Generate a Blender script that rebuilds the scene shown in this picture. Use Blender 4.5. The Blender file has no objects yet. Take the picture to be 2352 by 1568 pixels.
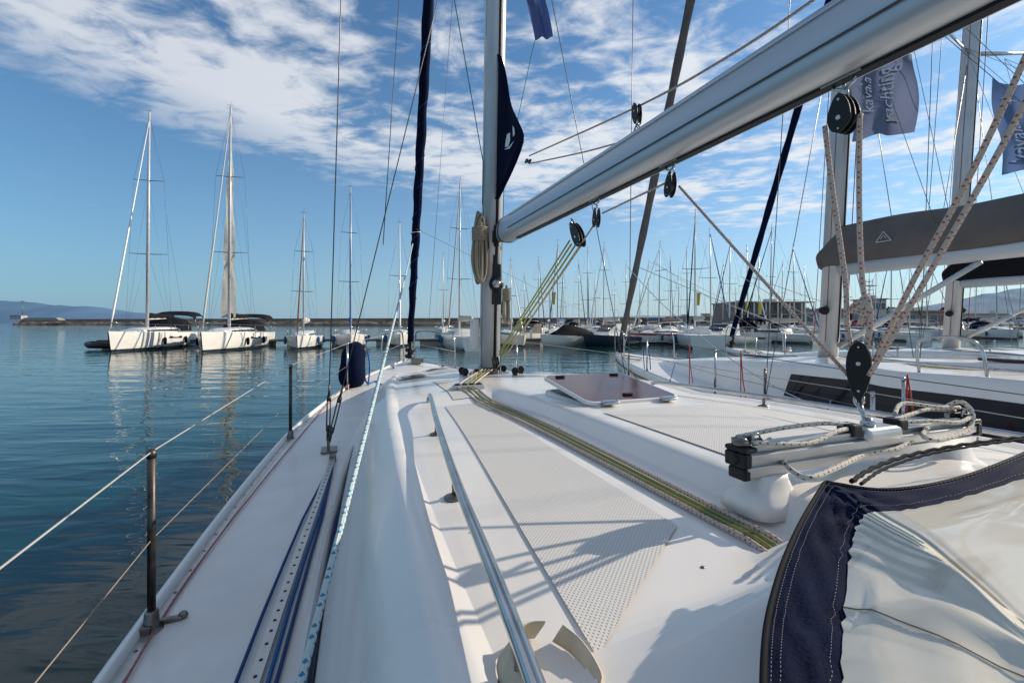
import bpy, math, random
from mathutils import Vector, Matrix, noise as mnoise
random.seed(7)
C=bpy.context.scene.collection
F=1045.;CX=1176.;HY=740.;E=2.15
TH=math.radians(20.3);UX,UY=-math.sin(TH),math.cos(TH);RX,RY=math.cos(TH),math.sin(TH)
MX,MY=-.2,4.0
MR=MX*RX+MY*RY
PI=math.pi
def L(px,py,z=None,t=None,d=None):
    dx=(px-CX)/F;dz=(HY-py)/F
    if z is not None: d=(z-E)/dz
    elif t is not None: d=(t+MR)/(RX*dx+RY)
    x,y=dx*d-MX,d-MY
    return Vector((x*RX+y*RY,x*UX+y*UY,E+dz*d))
def W(px,py,d): return Vector(((px-CX)/F*d,d,E+(HY-py)/F*d))
BM=Matrix.Translation((MX,MY,0))@Matrix.Rotation(TH,4,'Z')
def tab(T,x):
    if x<=T[0][0]: return T[0][1]
    if x>=T[-1][0]: return T[-1][1]
    n=len(T)
    for i in range(n-1):
        if x<=T[i+1][0]:
            x0,y0=T[i];x1,y1=T[i+1];h=x1-x0;u=(x-x0)/h
            m0=(T[i+1][1]-T[i-1][1])/(T[i+1][0]-T[i-1][0]) if i>0 else (y1-y0)/h
            m1=(T[i+2][1]-y0)/(T[i+2][0]-x0) if i+2<n else (y1-y0)/h
            return (2*u**3-3*u*u+1)*y0+(u**3-2*u*u+u)*h*m0+(-2*u**3+3*u*u)*y1+(u**3-u*u)*h*m1
def sst(a,b,x):
    u=min(1,max(0,(x-a)/(b-a)));return u*u*(3-2*u)
# ------------------------------------------------------------ materials
MATS={}
def mat(name,col,rough=.5,metal=0,vary=0,vscale=6,bump=0,bscale=60,coat=0,trans=0,streak=None,spec=None):
    if name in MATS: return MATS[name]
    m=bpy.data.materials.new(name);m.use_nodes=True;nt=m.node_tree;N=nt.nodes;K=nt.links
    b=N['Principled BSDF'];b.inputs['Base Color'].default_value=(*col,1);b.inputs['Roughness'].default_value=rough;b.inputs['Metallic'].default_value=metal
    if coat: b.inputs['Coat Weight'].default_value=coat;b.inputs['Coat Roughness'].default_value=.08
    if trans: b.inputs['Transmission Weight'].default_value=trans
    if spec is not None: b.inputs['Specular IOR Level'].default_value=spec
    tc=N.new('ShaderNodeTexCoord')
    if vary:
        no=N.new('ShaderNodeTexNoise');no.inputs['Scale'].default_value=vscale;no.inputs['Detail'].default_value=6
        K.new(tc.outputs['Object'],no.inputs['Vector'])
        mr=N.new('ShaderNodeMapRange');mr.inputs['From Min'].default_value=.3;mr.inputs['From Max'].default_value=.7
        mr.inputs['To Min'].default_value=1-vary;mr.inputs['To Max'].default_value=1+vary*.6
        K.new(no.outputs['Fac'],mr.inputs['Value'])
        vm=N.new('ShaderNodeVectorMath');vm.operation='SCALE';vm.inputs[0].default_value=col
        K.new(mr.outputs[0],vm.inputs['Scale']);K.new(vm.outputs[0],b.inputs['Base Color'])
        r2=N.new('ShaderNodeMapRange');r2.inputs['To Min'].default_value=max(.02,rough-.12);r2.inputs['To Max'].default_value=min(1,rough+.12)
        K.new(no.outputs['Fac'],r2.inputs['Value']);K.new(r2.outputs[0],b.inputs['Roughness'])
    if bump:
        n2=N.new('ShaderNodeTexNoise');n2.inputs['Scale'].default_value=bscale;n2.inputs['Detail'].default_value=4
        K.new(tc.outputs['Object'],n2.inputs['Vector'])
        bp=N.new('ShaderNodeBump');bp.inputs['Strength'].default_value=bump;bp.inputs['Distance'].default_value=.01
        K.new(n2.outputs['Fac'],bp.inputs['Height']);K.new(bp.outputs[0],b.inputs['Normal'])
    MATS[name]=m;return m
def mth(nt,op,a,b=None,c=None,clamp=False):
    n=nt.nodes.new('ShaderNodeMath');n.operation=op;n.use_clamp=clamp
    for i,v in enumerate((a,b,c)):
        if v is None: continue
        if isinstance(v,(int,float)): n.inputs[i].default_value=v
        else: nt.links.new(v,n.inputs[i])
    return n.outputs[0]
def ropemat(name,base,fleck,freq=45,thr=.1,mode=0):
    m=bpy.data.materials.new(name);m.use_nodes=True;nt=m.node_tree;N=nt.nodes;K=nt.links
    b=N['Principled BSDF'];b.inputs['Roughness'].default_value=.85
    uv=N.new('ShaderNodeUVMap');sp=N.new('ShaderNodeSeparateXYZ');K.new(uv.outputs[0],sp.inputs[0])
    u,v=sp.outputs[0],sp.outputs[1]
    def sn(ku,kv):
        a=mth(nt,'MULTIPLY',u,ku*2*PI);c=mth(nt,'MULTIPLY_ADD',v,kv*2*PI,a);return mth(nt,'SINE',c)
    a=sn(2,freq);c=sn(-2,freq)
    g1=mth(nt,'GREATER_THAN',a,thr);g2=mth(nt,'GREATER_THAN',c,thr)
    f=mth(nt,'MULTIPLY',g1,g2) if mode==0 else g1
    if mode==0:
        e=sn(0,freq/3.0);f=mth(nt,'MULTIPLY',f,mth(nt,'GREATER_THAN',e,-.55))
    mx=N.new('ShaderNodeMix');mx.data_type='RGBA';K.new(f,mx.inputs['Factor'])
    mx.inputs['A'].default_value=(*base,1);mx.inputs['B'].default_value=(*fleck,1)
    K.new(mx.outputs['Result'],b.inputs['Base Color'])
    h=mth(nt,'MULTIPLY',sn(4,freq*3),sn(-4,freq*3))
    bp=N.new('ShaderNodeBump');bp.inputs['Strength'].default_value=.5;bp.inputs['Distance'].default_value=.002
    K.new(h,bp.inputs['Height']);K.new(bp.outputs[0],b.inputs['Normal'])
    MATS[name]=m;return m
gel=mat('gelcoat',(.81,.755,.69),.30,0,.06,2.5,.02,25,.25)
gelside=mat('deck_gelcoat',(.75,.715,.66),.42,0,.10,4,.12,400,.15)
steel=mat('stainless_steel',(.50,.50,.50),.20,1,.3,9)
dsteel=mat('weathered_steel',(.22,.20,.18),.4,1,.4,25)
xsteel=mat('dark_steel',(.10,.085,.075),.45,.9,.5,18)  # darker, rougher steel for the near port stanchions and the turnbuckles
alu=mat('brushed_aluminium',(.52,.52,.51),.38,.7,.15,14)
mastm=mat('anodised_mast',(.56,.56,.56),.42,.25,.12,3)
boomm=mat('anodised_boom',(.50,.54,.58),.36,.35,.06,1.5)
blk=mat('black_plastic',(.012,.012,.013),.45,0,.3,30,.1,200,spec=.3)
rub=mat('grey_rubber',(.06,.06,.06),.7,0,.2,30)
navy=mat('navy_canvas',(.004,.008,.030),.9,0,.35,14,.18,240,spec=.08)
navyr=mat('navy_rope',(.015,.05,.17),.8)
bluerope=mat('blue_cord',(.02,.12,.34),.8)
taupe=mat('taupe_canvas',(.15,.13,.12),.9,0,.15,4,.3,200,spec=.2)
blkc=mat('black_canvas',(.010,.010,.013),.9,0,.2,4,spec=.15)
wire=mat('wire',(.16,.16,.16),.4,.8)
white=mat('white_paint',(.76,.73,.69),.35,0,.05,1,0,1,.2)
bgwhite=mat('white_hull_paint',(.78,.74,.67),.3,0,.09,.8,0,1,.3)
cream=mat('cream_canvas',(.56,.52,.44),.85,0,.1,5,.2,100)
dglass=mat('dark_window_acrylic',(.008,.009,.012),.07,0,0,1,0,1,0,spec=.25)
smoked=mat('smoked_acrylic',(.070,.024,.030),.14,0,.4,7,0,1,0,spec=.35)
greenr=ropemat('green_cord',(.01,.25,.17),(.01,.12,.09))
redrope=ropemat('red_fleck_rope',(.60,.50,.41),(.42,.09,.08),80,.15)
yelrope=ropemat('yellow_green_rope',(.42,.43,.10),(.24,.27,.07),60,.1)
olive=ropemat('olive_rope',(.27,.28,.10),(.16,.18,.07),60,.1)
bluefl=ropemat('blue_fleck_rope',(.54,.61,.60),(.04,.24,.34),44,-.05)
blkfl=ropemat('black_fleck_rope',(.64,.58,.49),(.02,.02,.02),50,.42)
redline=ropemat('red_line',(.42,.12,.12),(.55,.42,.40),90,.2)
beige=ropemat('beige_rope',(.38,.31,.22),(.25,.19,.14),60,.2)
bluesail=mat('blue_canvas',(.02,.10,.27),.8,0,.15,4)
redc=mat('red_paint',(.30,.03,.03),.4)
brownc=mat('brown_canvas',(.23,.14,.09),.85)
teak=mat('teak_strip',(.20,.12,.07),.7,0,.2,10)
concrete=mat('concrete',(.30,.28,.25),.9,0,.2,.6,.3,5)
rock=mat('breakwater_rock',(.20,.145,.10),.95,0,.45,.12,.6,.5)
dockm=mat('pontoon_timber',(.11,.075,.055),.85,0,.35,2)
plaster=mat('white_plaster',(.42,.40,.37),.85,0,.1,.4)
tan=mat('tan_plaster',(.22,.175,.14),.85,0,.15,.4)
winm=mat('window_glass',(.05,.07,.09),.12)
yellow=mat('yellow_cloth',(.65,.5,.03),.8)
orangeR=mat('red_cord',(.42,.02,.02),.7)
stitch=mat('white_thread',(.28,.28,.32),.8)
hullblue=mat('dark_blue_hull',(.015,.02,.04),.25,0,0,1,0,1,.5)
def nonskid():
    m=bpy.data.materials.new('nonskid_pattern');m.use_nodes=True;nt=m.node_tree;N=nt.nodes;K=nt.links
    b=N['Principled BSDF'];b.inputs['Roughness'].default_value=.55
    tc=N.new('ShaderNodeTexCoord');sp=N.new('ShaderNodeSeparateXYZ');K.new(tc.outputs['Object'],sp.inputs[0])
    k=2*PI/.0092
    a=mth(nt,'SINE',mth(nt,'MULTIPLY',sp.outputs[0],k));c=mth(nt,'SINE',mth(nt,'MULTIPLY',sp.outputs[1],k))
    h=mth(nt,'MULTIPLY',a,c)
    mr=N.new('ShaderNodeMapRange');mr.inputs['From Min'].default_value=.25;mr.inputs['From Max'].default_value=.85
    K.new(h,mr.inputs['Value'])
    no=N.new('ShaderNodeTexNoise');no.inputs['Scale'].default_value=4;no.inputs['Detail'].default_value=6;K.new(tc.outputs['Object'],no.inputs['Vector'])
    dirt=mth(nt,'MULTIPLY_ADD',no.outputs['Fac'],.8,.25,clamp=True)
    mx=N.new('ShaderNodeMix');mx.data_type='RGBA';K.new(mth(nt,'MULTIPLY',mr.outputs[0],dirt),mx.inputs['Factor'])
    mx.inputs['A'].default_value=(.67,.63,.575,1);mx.inputs['B'].default_value=(.28,.265,.245,1)
    K.new(mx.outputs['Result'],b.inputs['Base Color'])
    bp=N.new('ShaderNodeBump');bp.invert=True;bp.inputs['Strength'].default_value=.4;bp.inputs['Distance'].default_value=.002
    K.new(mr.outputs[0],bp.inputs['Height']);K.new(bp.outputs[0],b.inputs['Normal'])
    return m
nskid=nonskid()
def vinyl():
    m=bpy.data.materials.new('clear_vinyl');m.use_nodes=True;nt=m.node_tree;N=nt.nodes;K=nt.links
    b=N['Principled BSDF'];b.inputs['Roughness'].default_value=.10;b.inputs['Specular IOR Level'].default_value=.6
    tc=N.new('ShaderNodeTexCoord');no=N.new('ShaderNodeTexNoise');no.inputs['Scale'].default_value=2.6;no.inputs['Detail'].default_value=8;no.inputs['Distortion'].default_value=2.0
    mp=N.new('ShaderNodeMapping');mp.inputs['Scale'].default_value=(1,3.6,1);mp.inputs['Rotation'].default_value=(0,0,-.5)
    K.new(tc.outputs['Object'],mp.inputs['Vector']);K.new(mp.outputs[0],no.inputs['Vector'])
    cr=N.new('ShaderNodeValToRGB');cr.color_ramp.elements[0].position=.30;cr.color_ramp.elements[0].color=(.42,.37,.29,1)
    cr.color_ramp.elements[1].position=.50;cr.color_ramp.elements[1].color=(.68,.62,.51,1)
    K.new(no.outputs['Fac'],cr.inputs[0]);K.new(cr.outputs[0],b.inputs['Base Color'])
    n2=N.new('ShaderNodeTexNoise');n2.inputs['Scale'].default_value=3.5;n2.inputs['Distortion'].default_value=1.0;n2.inputs['Detail'].default_value=2
    K.new(mp.outputs[0],n2.inputs['Vector'])
    bp=N.new('ShaderNodeBump');bp.inputs['Strength'].default_value=.18;bp.inputs['Distance'].default_value=.012
    K.new(n2.outputs['Fac'],bp.inputs['Height']);K.new(bp.outputs[0],b.inputs['Normal'])
    return m
vin=vinyl()
# ------------------------------------------------------------ mesh builder
class MB:
    def __init__(s): s.v=[];s.f=[];s.uv=[];s.sm=[]
    def add(s,vs,fs,uvs=None,smooth=True):
        o=len(s.v);s.v+=[Vector(p) for p in vs]
        for i,f in enumerate(fs):
            s.f.append(tuple(a+o for a in f));s.uv.append(uvs[i] if uvs else None);s.sm.append(smooth)
        return s
    def box(s,c,sz,rot=None,taper=1):
        c=Vector(c);hx,hy,hz=[a/2 for a in sz];vs=[]
        for z,k in ((-hz,1),(hz,taper)):
            for x,y in ((-hx,-hy),(hx,-hy),(hx,hy),(-hx,hy)):
                p=Vector((x*k,y*k,z));vs.append(c+(rot@p if rot else p))
        return s.add(vs,[(3,2,1,0),(4,5,6,7),(0,1,5,4),(1,2,6,5),(2,3,7,6),(3,0,4,7)],smooth=False)
    def tube(s,pts,r,n=8,r2=None,squash=None):
        pts=[Vector(p) for p in pts];m=len(pts)
        if m<2: return s
        tang=[]
        for i in range(m):
            a=pts[max(0,i-1)];b=pts[min(m-1,i+1)];t=(b-a)
            tang.append(t.normalized() if t.length>1e-9 else Vector((0,0,1)))
        ref=Vector((0,0,1)) if abs(tang[0].z)<.9 else Vector((1,0,0))
        nx=(ref-tang[0]*ref.dot(tang[0])).normalized();vs=[];ln=0;lens=[]
        for i in range(m):
            if i: ln+=(pts[i]-pts[i-1]).length
            lens.append(ln)
            nx=(nx-tang[i]*nx.dot(tang[i]))
            nx=nx.normalized() if nx.length>1e-6 else Vector((1,0,0))
            ny=tang[i].cross(nx)
            rr=r[i] if isinstance(r,(list,tuple)) else (r if r2 is None else r+(r2-r)*i/(m-1))
            for k in range(n):
                a=2*PI*k/n;vs.append(pts[i]+nx*math.cos(a)*rr+ny*math.sin(a)*rr*(squash or 1))
        fs=[];uvs=[]
        for i in range(m-1):
            for k in range(n):
                k2=(k+1)%n
                fs.append((i*n+k,i*n+k2,(i+1)*n+k2,(i+1)*n+k))
                uvs.append([(k/n,lens[i]),((k+1)/n,lens[i]),((k+1)/n,lens[i+1]),(k/n,lens[i+1])])
        fs.append(tuple(range(n-1,-1,-1)));uvs.append(None)
        fs.append(tuple((m-1)*n+k for k in range(n)));uvs.append(None)
        return s.add(vs,fs,uvs)
    def loft(s,rings,closed=True,caps=True,smooth=True):
        n=len(rings[0]);vs=[p for r in rings for p in r];fs=[]
        for i in range(len(rings)-1):
            for k in range(n if closed else n-1):
                k2=(k+1)%n;fs.append((i*n+k,i*n+k2,(i+1)*n+k2,(i+1)*n+k))
        if caps and closed: fs.append(tuple(range(n-1,-1,-1)));fs.append(tuple((len(rings)-1)*n+k for k in range(n)))
        return s.add(vs,fs,smooth=smooth)
    def lathe(s,base,axis,prof,n=20):
        base=Vector(base);ax=Vector(axis).normalized();ref=Vector((0,0,1)) if abs(ax.z)<.9 else Vector((1,0,0))
        x=(ref-ax*ref.dot(ax)).normalized();y=ax.cross(x)
        return s.loft([[base+ax*h+(x*math.cos(2*PI*k/n)+y*math.sin(2*PI*k/n))*max(r,1e-4) for k in range(n)] for r,h in prof])
    def prism(s,poly,axis,smooth=False):
        a=Vector(axis);return s.loft([[Vector(p)-a/2 for p in poly],[Vector(p)+a/2 for p in poly]],smooth=smooth)
    def mesh(s,name,m,off=None):
        me=bpy.data.meshes.new(name)
        me.from_pydata([tuple(p-off) if off else tuple(p) for p in s.v],[],s.f)
        uvl=me.uv_layers.new(name='UVMap')
        for p in me.polygons:
            p.use_smooth=s.sm[p.index];u=s.uv[p.index]
            if u:
                for li,q in zip(p.loop_indices,u): uvl.data[li].uv=q
        me.materials.append(m);me.update();return me
def part(name,mb,m,parent,bevel=0,label=None,cache=None):
    me=mb if isinstance(mb,bpy.types.Mesh) else mb.mesh(name,m)
    o=bpy.data.objects.new(name,me);C.objects.link(o);o.parent=parent
    if bevel:
        b=o.modifiers.new('Bevel','BEVEL');b.width=bevel;b.segments=2;b.limit_method='ANGLE'
    if label: o['label']=label
    return o
def tag(o,label,cat,group=None):
    o['label']=label;o['category']=cat
    if group:o['group']=group
    return o
def thing(name,label,cat,mw=None,group=None):
    o=bpy.data.objects.new(name,None);C.objects.link(o);o.empty_display_size=.2
    if mw is not None:o.matrix_world=mw
    return tag(o,label,cat,group)
def solo(name,mb,m,label,cat,group=None,mw=None,bevel=0):
    off=sum(mb.v,Vector())/len(mb.v)
    me=mb.mesh(name,m,off);o=bpy.data.objects.new(name,me);C.objects.link(o)
    o.matrix_world=(mw if mw is not None else Matrix())@Matrix.Translation(off)
    if bevel:
        b=o.modifiers.new('Bevel','BEVEL');b.width=bevel;b.segments=2
    return tag(o,label,cat,group)
def struct(name,mb,m,kind='structure'):
    me=mb.mesh(name,m);o=bpy.data.objects.new(name,me);C.objects.link(o);o['kind']=kind;return o
def curve(pts,n=8):
    pts=[Vector(p) for p in pts];out=[]
    for i in range(len(pts)-1):
        p0=pts[max(0,i-1)];p1=pts[i];p2=pts[i+1];p3=pts[min(len(pts)-1,i+2)]
        for k in range(n):
            t=k/n;out.append(.5*((2*p1)+(p2-p0)*t+(2*p0-5*p1+4*p2-p3)*t*t+(3*p1-p0-3*p2+p3)*t**3))
    out.append(pts[-1]);return out
def textmesh(txt,size=1,ital=0):
    cu=bpy.data.curves.new('t','FONT');cu.body=txt;cu.size=size;cu.shear=ital;cu.resolution_u=3
    o=bpy.data.objects.new('t',cu);C.objects.link(o);bpy.context.view_layer.update()
    me=bpy.data.meshes.new_from_object(o.evaluated_get(bpy.context.evaluated_depsgraph_get()))
    vs=[v.co.copy() for v in me.vertices];fs=[tuple(p.vertices) for p in me.polygons]
    bpy.data.objects.remove(o);bpy.data.meshes.remove(me);return vs,fs
# ------------------------------------------------------------ big yacht shape
G=[(-6.6,1.55),(-4,1.84),(-2,1.83),(.2,1.64),(1.5,1.40),(3,1.0),(4.4,.46),(5.3,.03)]
CF=[(-4.4,1.35),(-2.5,1.325),(-.4,1.17),(1,.95),(2.2,.68),(3.2,.40),(3.7,.16)]
RF=[(-4.4,1.80),(-3.1,1.80),(-2,1.795),(-1,1.75),(0,1.70),(1,1.63),(2,1.545),(3,1.43),(3.7,1.33)]
def gw(s): return max(.02,tab(G,s))
def zd(s,t=None):
    g=gw(s);b=1.205+.036*s
    return b+(.045*(1-min(1,(t/g)**2)) if t is not None else 0)
def hpf(s): return .045*(1-sst(-1.5,-1.05,s))
def prof(s):
    c=tab(CF,s);rc=tab(RF,s);hp=hpf(s);k=min(1,c/1.15);top=rc-.055-hp;zf=zd(s,c)-.005;H=max(.005,top-zf)
    return [(0,rc),(.27*k,rc-.004),(.31*k,rc-.009),(.335*k,rc-.014-hp*.15),(.36*k,rc-.018-hp*.85),(.385*k,rc-.02-hp),(.53*k,rc-.022-hp),(.56*k,rc-.024-hp),
      (c-.36*k,rc-.045-hp),(c-.33*k,rc-.048-hp),(c-.305*k,rc-.035-hp),(c-.27*k,rc-.037-hp),(c-.225*k,top-.03*H),(c-.19*k,top-.09*H),(c-.160*k,top-.2*H),(c-.130*k,top-.34*H),(c-.035*k,top-.8*H),(c-.01*k,top-.93*H),(c+.02,zf)]
RP=[(.95,-3.70),(.78,-3.45),(.4,-3.355),(0,-3.335),(-.28,-3.33),(-.43,-3.37),(-.55,-3.48),(-.64,-3.68),(-.70,-3.98),(-.72,-4.5)]
RPc=curve([(a,b,0) for a,b in RP],8)
def ridge(s,t,z):
    if s>-3.0 or abs(t)>1.2: return z
    d=min((Vector((t,s,0))-p).length for p in RPc)
    tgt=1.826-.05*sst(.45,.8,abs(t))
    return z+(1-sst(.06,.165,d))*(tgt-z)
def zr(s,t):
    P=prof(s);a=abs(t)
    for i in range(len(P)-1):
        if a<=P[i+1][0]:
            u=(a-P[i][0])/max(1e-6,P[i+1][0]-P[i][0]);z=P[i][1]+(P[i+1][1]-P[i][1])*u;break
    else: z=P[-1][1]
    return ridge(s,t,z)
CA={}
def roofmesh():
    if 'roof' in CA:return CA['roof']
    mb=MB();rings=[];s=-4.4;ss=[]
    while s<3.7: ss.append(s);s+=.022 if s<-2.8 else (.06 if s<-.9 else .12)
    ss.append(3.7)
    NN=[9,2,1,1,1,1,6,1,16,1,1,2,2,1,1,1,2,1]
    for s in ss:
        P=prof(s);ins=[]
        for i in range(len(P)-1):
            for k in range(NN[i]):
                u=k/NN[i];ins.append((P[i][0]+(P[i+1][0]-P[i][0])*u,P[i][1]+(P[i+1][1]-P[i][1])*u))
        ins.append(P[-1])
        row=[Vector((-a,s,ridge(s,-a,z))) for a,z in reversed(ins)]+[Vector((a,s,ridge(s,a,z))) for a,z in ins[1:]]
        rings.append(row)
    mb.loft(rings,closed=False,caps=False)
    r=rings[0];n=len(r);mb.add(r+[Vector((p.x,p.y,1.0)) for p in r],[(i+n,i+n+1,i+1,i) for i in range(n-1)],smooth=False)
    CA['roof']=mb.mesh('coachroof',gel);return CA['roof']
def deckmesh():
    if 'deck' in CA:return CA['deck']
    mb=MB();rings=[]
    for i in range(100):
        s=-6.6+11.88*i/99;g=gw(s);rings.append([Vector((g*k/10,s,zd(s,g*k/10))) for k in range(-10,11)])
    mb.loft(rings,closed=False,caps=False);CA['deck']=mb.mesh('deck',gelside);return CA['deck']
def hullmesh():
    if 'hull' in CA:return CA['hull']
    mb=MB();rings=[]
    for i in range(60):
        s=-6.6+11.9*i/59;g=gw(s)+.012;zg=zd(s)+.03
        half=[(g-.03,zg-.035),(g-.025,zg+.005),(g,zg),(g+.01,zg-.06),(g*.985,zg-.5),(g*.93,.25),(g*.84,-.1),(g*.5,-.4)]
        sl=[0,0,0,0,.12,.25,.38,.5]
        kk=sst(2,5.3,s)
        row=[Vector((-a,s-sl[j]*kk,z)) for j,(a,z) in enumerate(half)]+[Vector((a,s-sl[7-j]*kk,z)) for j,(a,z) in enumerate(reversed(half))]
        rings.append(row)
    mb.loft(rings,closed=False,caps=False);r=rings[0];mb.add(r,[tuple(range(len(r)))],smooth=False)
    CA['hull']=mb.mesh('hull',white);return CA['hull']
def mastring(c,w,l,n=20):
    out=[]
    for k in range(n):
        a=2*PI*k/n;ca,sa=math.cos(a),math.sin(a)
        out.append(Vector(c)+Vector((w/2*math.copysign(abs(ca)**.8,ca),l/2*math.copysign(abs(sa)**.8,sa),0)))
    return out
def msc(z): return -.055*(z-1.68)
def stanchion(root,t,s,h=.6,r=.0125,m=None):
    z0=zd(s);st=MB().tube([(t,s,z0+.03),(t,s,z0+h-.01)],r,10).tube([(t,s,z0+h-.03),(t,s,z0+h-.012),(t,s,z0+h)],[r*1.15,r*1.25,r*.6],10)
    o=part('stanchion',st,m or steel,root)
    b=MB().lathe((t,s,z0-.01),(0,0,1),[(.036,0),(.036,.012),(.024,.02),(.020,.075),(.016,.08)],14)
    b.box((t*(1+.02/abs(t)),s,z0+.016),(.055,.065,.028))
    part('stanchion_base',b,dsteel,o,bevel=.005)
    return o
def common(root,win=True):
    part('hull',hullmesh(),white,root);part('deck',deckmesh(),gelside,root);return part('coachroof',roofmesh(),gel,root)
def winpatch(side,s0,s1,lo=-.25,hi=.40,n=36,i1=15,tap=1):
    mb=MB();rings=[]
    for i in range(n+1):
        s=s0+(s1-s0)*i/n;P=prof(s);q0,q1=P[16],P[i1];row=[]
        e=min(1,min(i,n-i)/3+.25) if tap else 1
        for k in range(5):
            u=(lo+hi)/2+(k/4-.5)*e*(hi-lo)
            if u<0:
                qa,qb,v=P[17],P[16],1+u/.3 if u>-.3 else 0
            else: qa,qb,v=q0,q1,u
            row.append(Vector((side*(qa[0]+(qb[0]-qa[0])*v+.005),s,qa[1]+(qb[1]-qa[1])*v+.001)))
        rings.append(row if side>0 else row[::-1])
    return mb.loft(rings,closed=False,caps=False)
# ============================================================ OWN YACHT
own=thing('sailing_yacht','white sailing yacht in the foreground whose deck fills the lower frame, silver boom overhead','sailing yacht',BM)
roof=common(own)
for sd in (-1,1):
    part('cabin_window',winpatch(sd,-4.2,-.62),dglass,roof)
def drape(poly_fn,ns,nt,zoff=.003):
    mb=MB();mb.loft([[ (lambda p:Vector((p[0],p[1],zr(p[1],p[0])+zoff)))(poly_fn(i/ns,j/nt)) for j in range(nt+1)] for i in range(ns+1)],closed=False,caps=False);return mb
def quadfn(a,b,c,d):
    a,b,c,d=[Vector(x[:2]) for x in (a,b,c,d)]
    return lambda u,v:(a.lerp(b,v)).lerp(d.lerp(c,v),u)
zz=1.735
A3=L(1555,1205,z=zz);A4=L(1372,1478,z=zz)
cor=[(.69,-1.42),(.545,-1.42),(-A3.x,A3.y),(-A4.x,A4.y)]
for sd in (-1,1):
    part('nonskid_panel',drape(quadfn(*[(sd*x,y) for x,y in cor]),40,10,.0035),nskid,roof)
    part('nonskid_panel',drape(quadfn((sd*.62,-1.30),(sd*.47,-1.30),(sd*.44,-.35),(sd*.56,-.35)),24,6,.0035),nskid,roof)
part('nonskid_panel',drape(quadfn((-.25,-2.28),(.25,-2.28),(.25,-2.90),(-.25,-2.90)),16,8,.0035),nskid,roof)
P_=[Vector((t,s,0)) for t,s in ((-.56,-3.27),(-.60,-3.38),(-.64,-3.58),(-.68,-3.8),(-.70,-4.3))]
P_=[Vector((p.x,p.y,zr(p.y,p.x)+.0004)) for p in curve(P_,10)]
part('moulding_seam',MB().tube(P_,.0011,5),mat('seam_sealant',(.22,.21,.19),.7),roof)
scw=MB()
for t,s in ((-.95,-2.9),(-1.02,-1.9),(-.62,-3.2),(-.40,-2.2),(-1.0,-3.3),(-.28,-3.0),(-.42,-1.6)): scw.lathe((t,s,zr(s,t)),(0,0,1),[(.0045,0),(.004,.0012)],8)
part('deck_screws',scw,dsteel,roof)['kind']='stuff'
def flush(t0,t1,s0,s1):
    fr=drape(quadfn((t0,s0),(t1,s0),(t1*.97,s1),(t0*.97,s1)),4,4,.012)
    o=part('deck_hatch',fr,white,roof)
    a=.035
    part('hatch_pane',drape(quadfn((t0+a,s0+a),(t1-a,s0+a),(t1-a-.01,s1-a),(t0+a+.01,s1-a)),4,4,.017),smoked,o)
flush(-.74,-.46,.25,.65);flush(.46,.74,.25,.65);flush(-.25,.25,1.55,2.05)
ha=[Vector((-.24,-2.15,1.812)),Vector((.24,-2.15,1.812)),Vector((.24,-1.66,1.872)),Vector((-.24,-1.66,1.872))]
def inset(q,a,dz=0):
    c=sum(q,Vector())/4;out=[]
    for p in q: out.append(Vector((p.x-math.copysign(a,p.x-c.x),p.y-math.copysign(a,p.y-c.y),0)))
    for o in out:
        u=(o.y+2.15)/.49;o.z=1.812+.06*u+dz
    return out
def rrect(q,r,n=5):
    c=sum(q,Vector())/4;out=[]
    for i,p in enumerate(q):
        cx=p.x-math.copysign(r,p.x-c.x);cy=p.y-math.copysign(r,p.y-c.y)
        a0=[PI,1.5*PI,0,.5*PI][i]
        for k in range(n+1):
            a=a0+.5*PI*k/n;x,y=cx+r*math.cos(a),cy+r*math.sin(a)
            out.append(Vector((x,y,1.812+.1224*(y+2.15)+(p.z-(1.812+.1224*(p.y+2.15))))))
    return out
fr=MB();o1=rrect(ha,.05);i1=rrect(inset(ha,.010),.042);dn=Vector((0,0,-.014));n=len(o1);up=Vector((0,0,.002))
fr.loft([[p+dn for p in o1],o1,[p+up for p in rrect(inset(ha,.004),.047)],[p+up for p in i1],[p+dn for p in i1]],caps=False,smooth=False)
hat=part('deck_hatch',fr,white,own)
pi_=[p+Vector((0,0,.0028)) for p in rrect(inset(ha,.009),.043)]
part('hatch_pane',MB().add(pi_,[tuple(range(n))],smooth=False),smoked,hat)
for x in (-.15,.15):
    part('hinge',MB().box((x,-2.165,1.812),(.07,.030,.018)).tube([(x-.035,-2.185,1.813),(x+.035,-2.185,1.813)],.007,8),steel,hat,bevel=.004)
for x,y in ((-.16,-1.72),(.16,-1.72),(.0,-2.08)):
    part('hatch_handle',MB().box((x,y,1.812+.1224*(y+2.15)+.008),(.05,.020,.009)),blk,hat,bevel=.004)
co=[Vector((p.x*.95,p.y,0)) for p in o1]
sc=lambda p,k,z:Vector((p.x*k,(p.y+1.9)*k-1.9,z))
part('hatch_coaming',MB().loft([[sc(p,1.04,zr(p.y,p.x)-.005) for p in co],[Vector((p.x,p.y,1.800)) for p in co],[sc(p,.9,1.800) for p in co],[sc(p,.9,1.77) for p in co]],caps=False),white,hat)
part('hatch_opening',MB().add([sc(p,.93,1.802) for p in co],[tuple(range(len(co)))],smooth=False),blk,hat)
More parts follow.
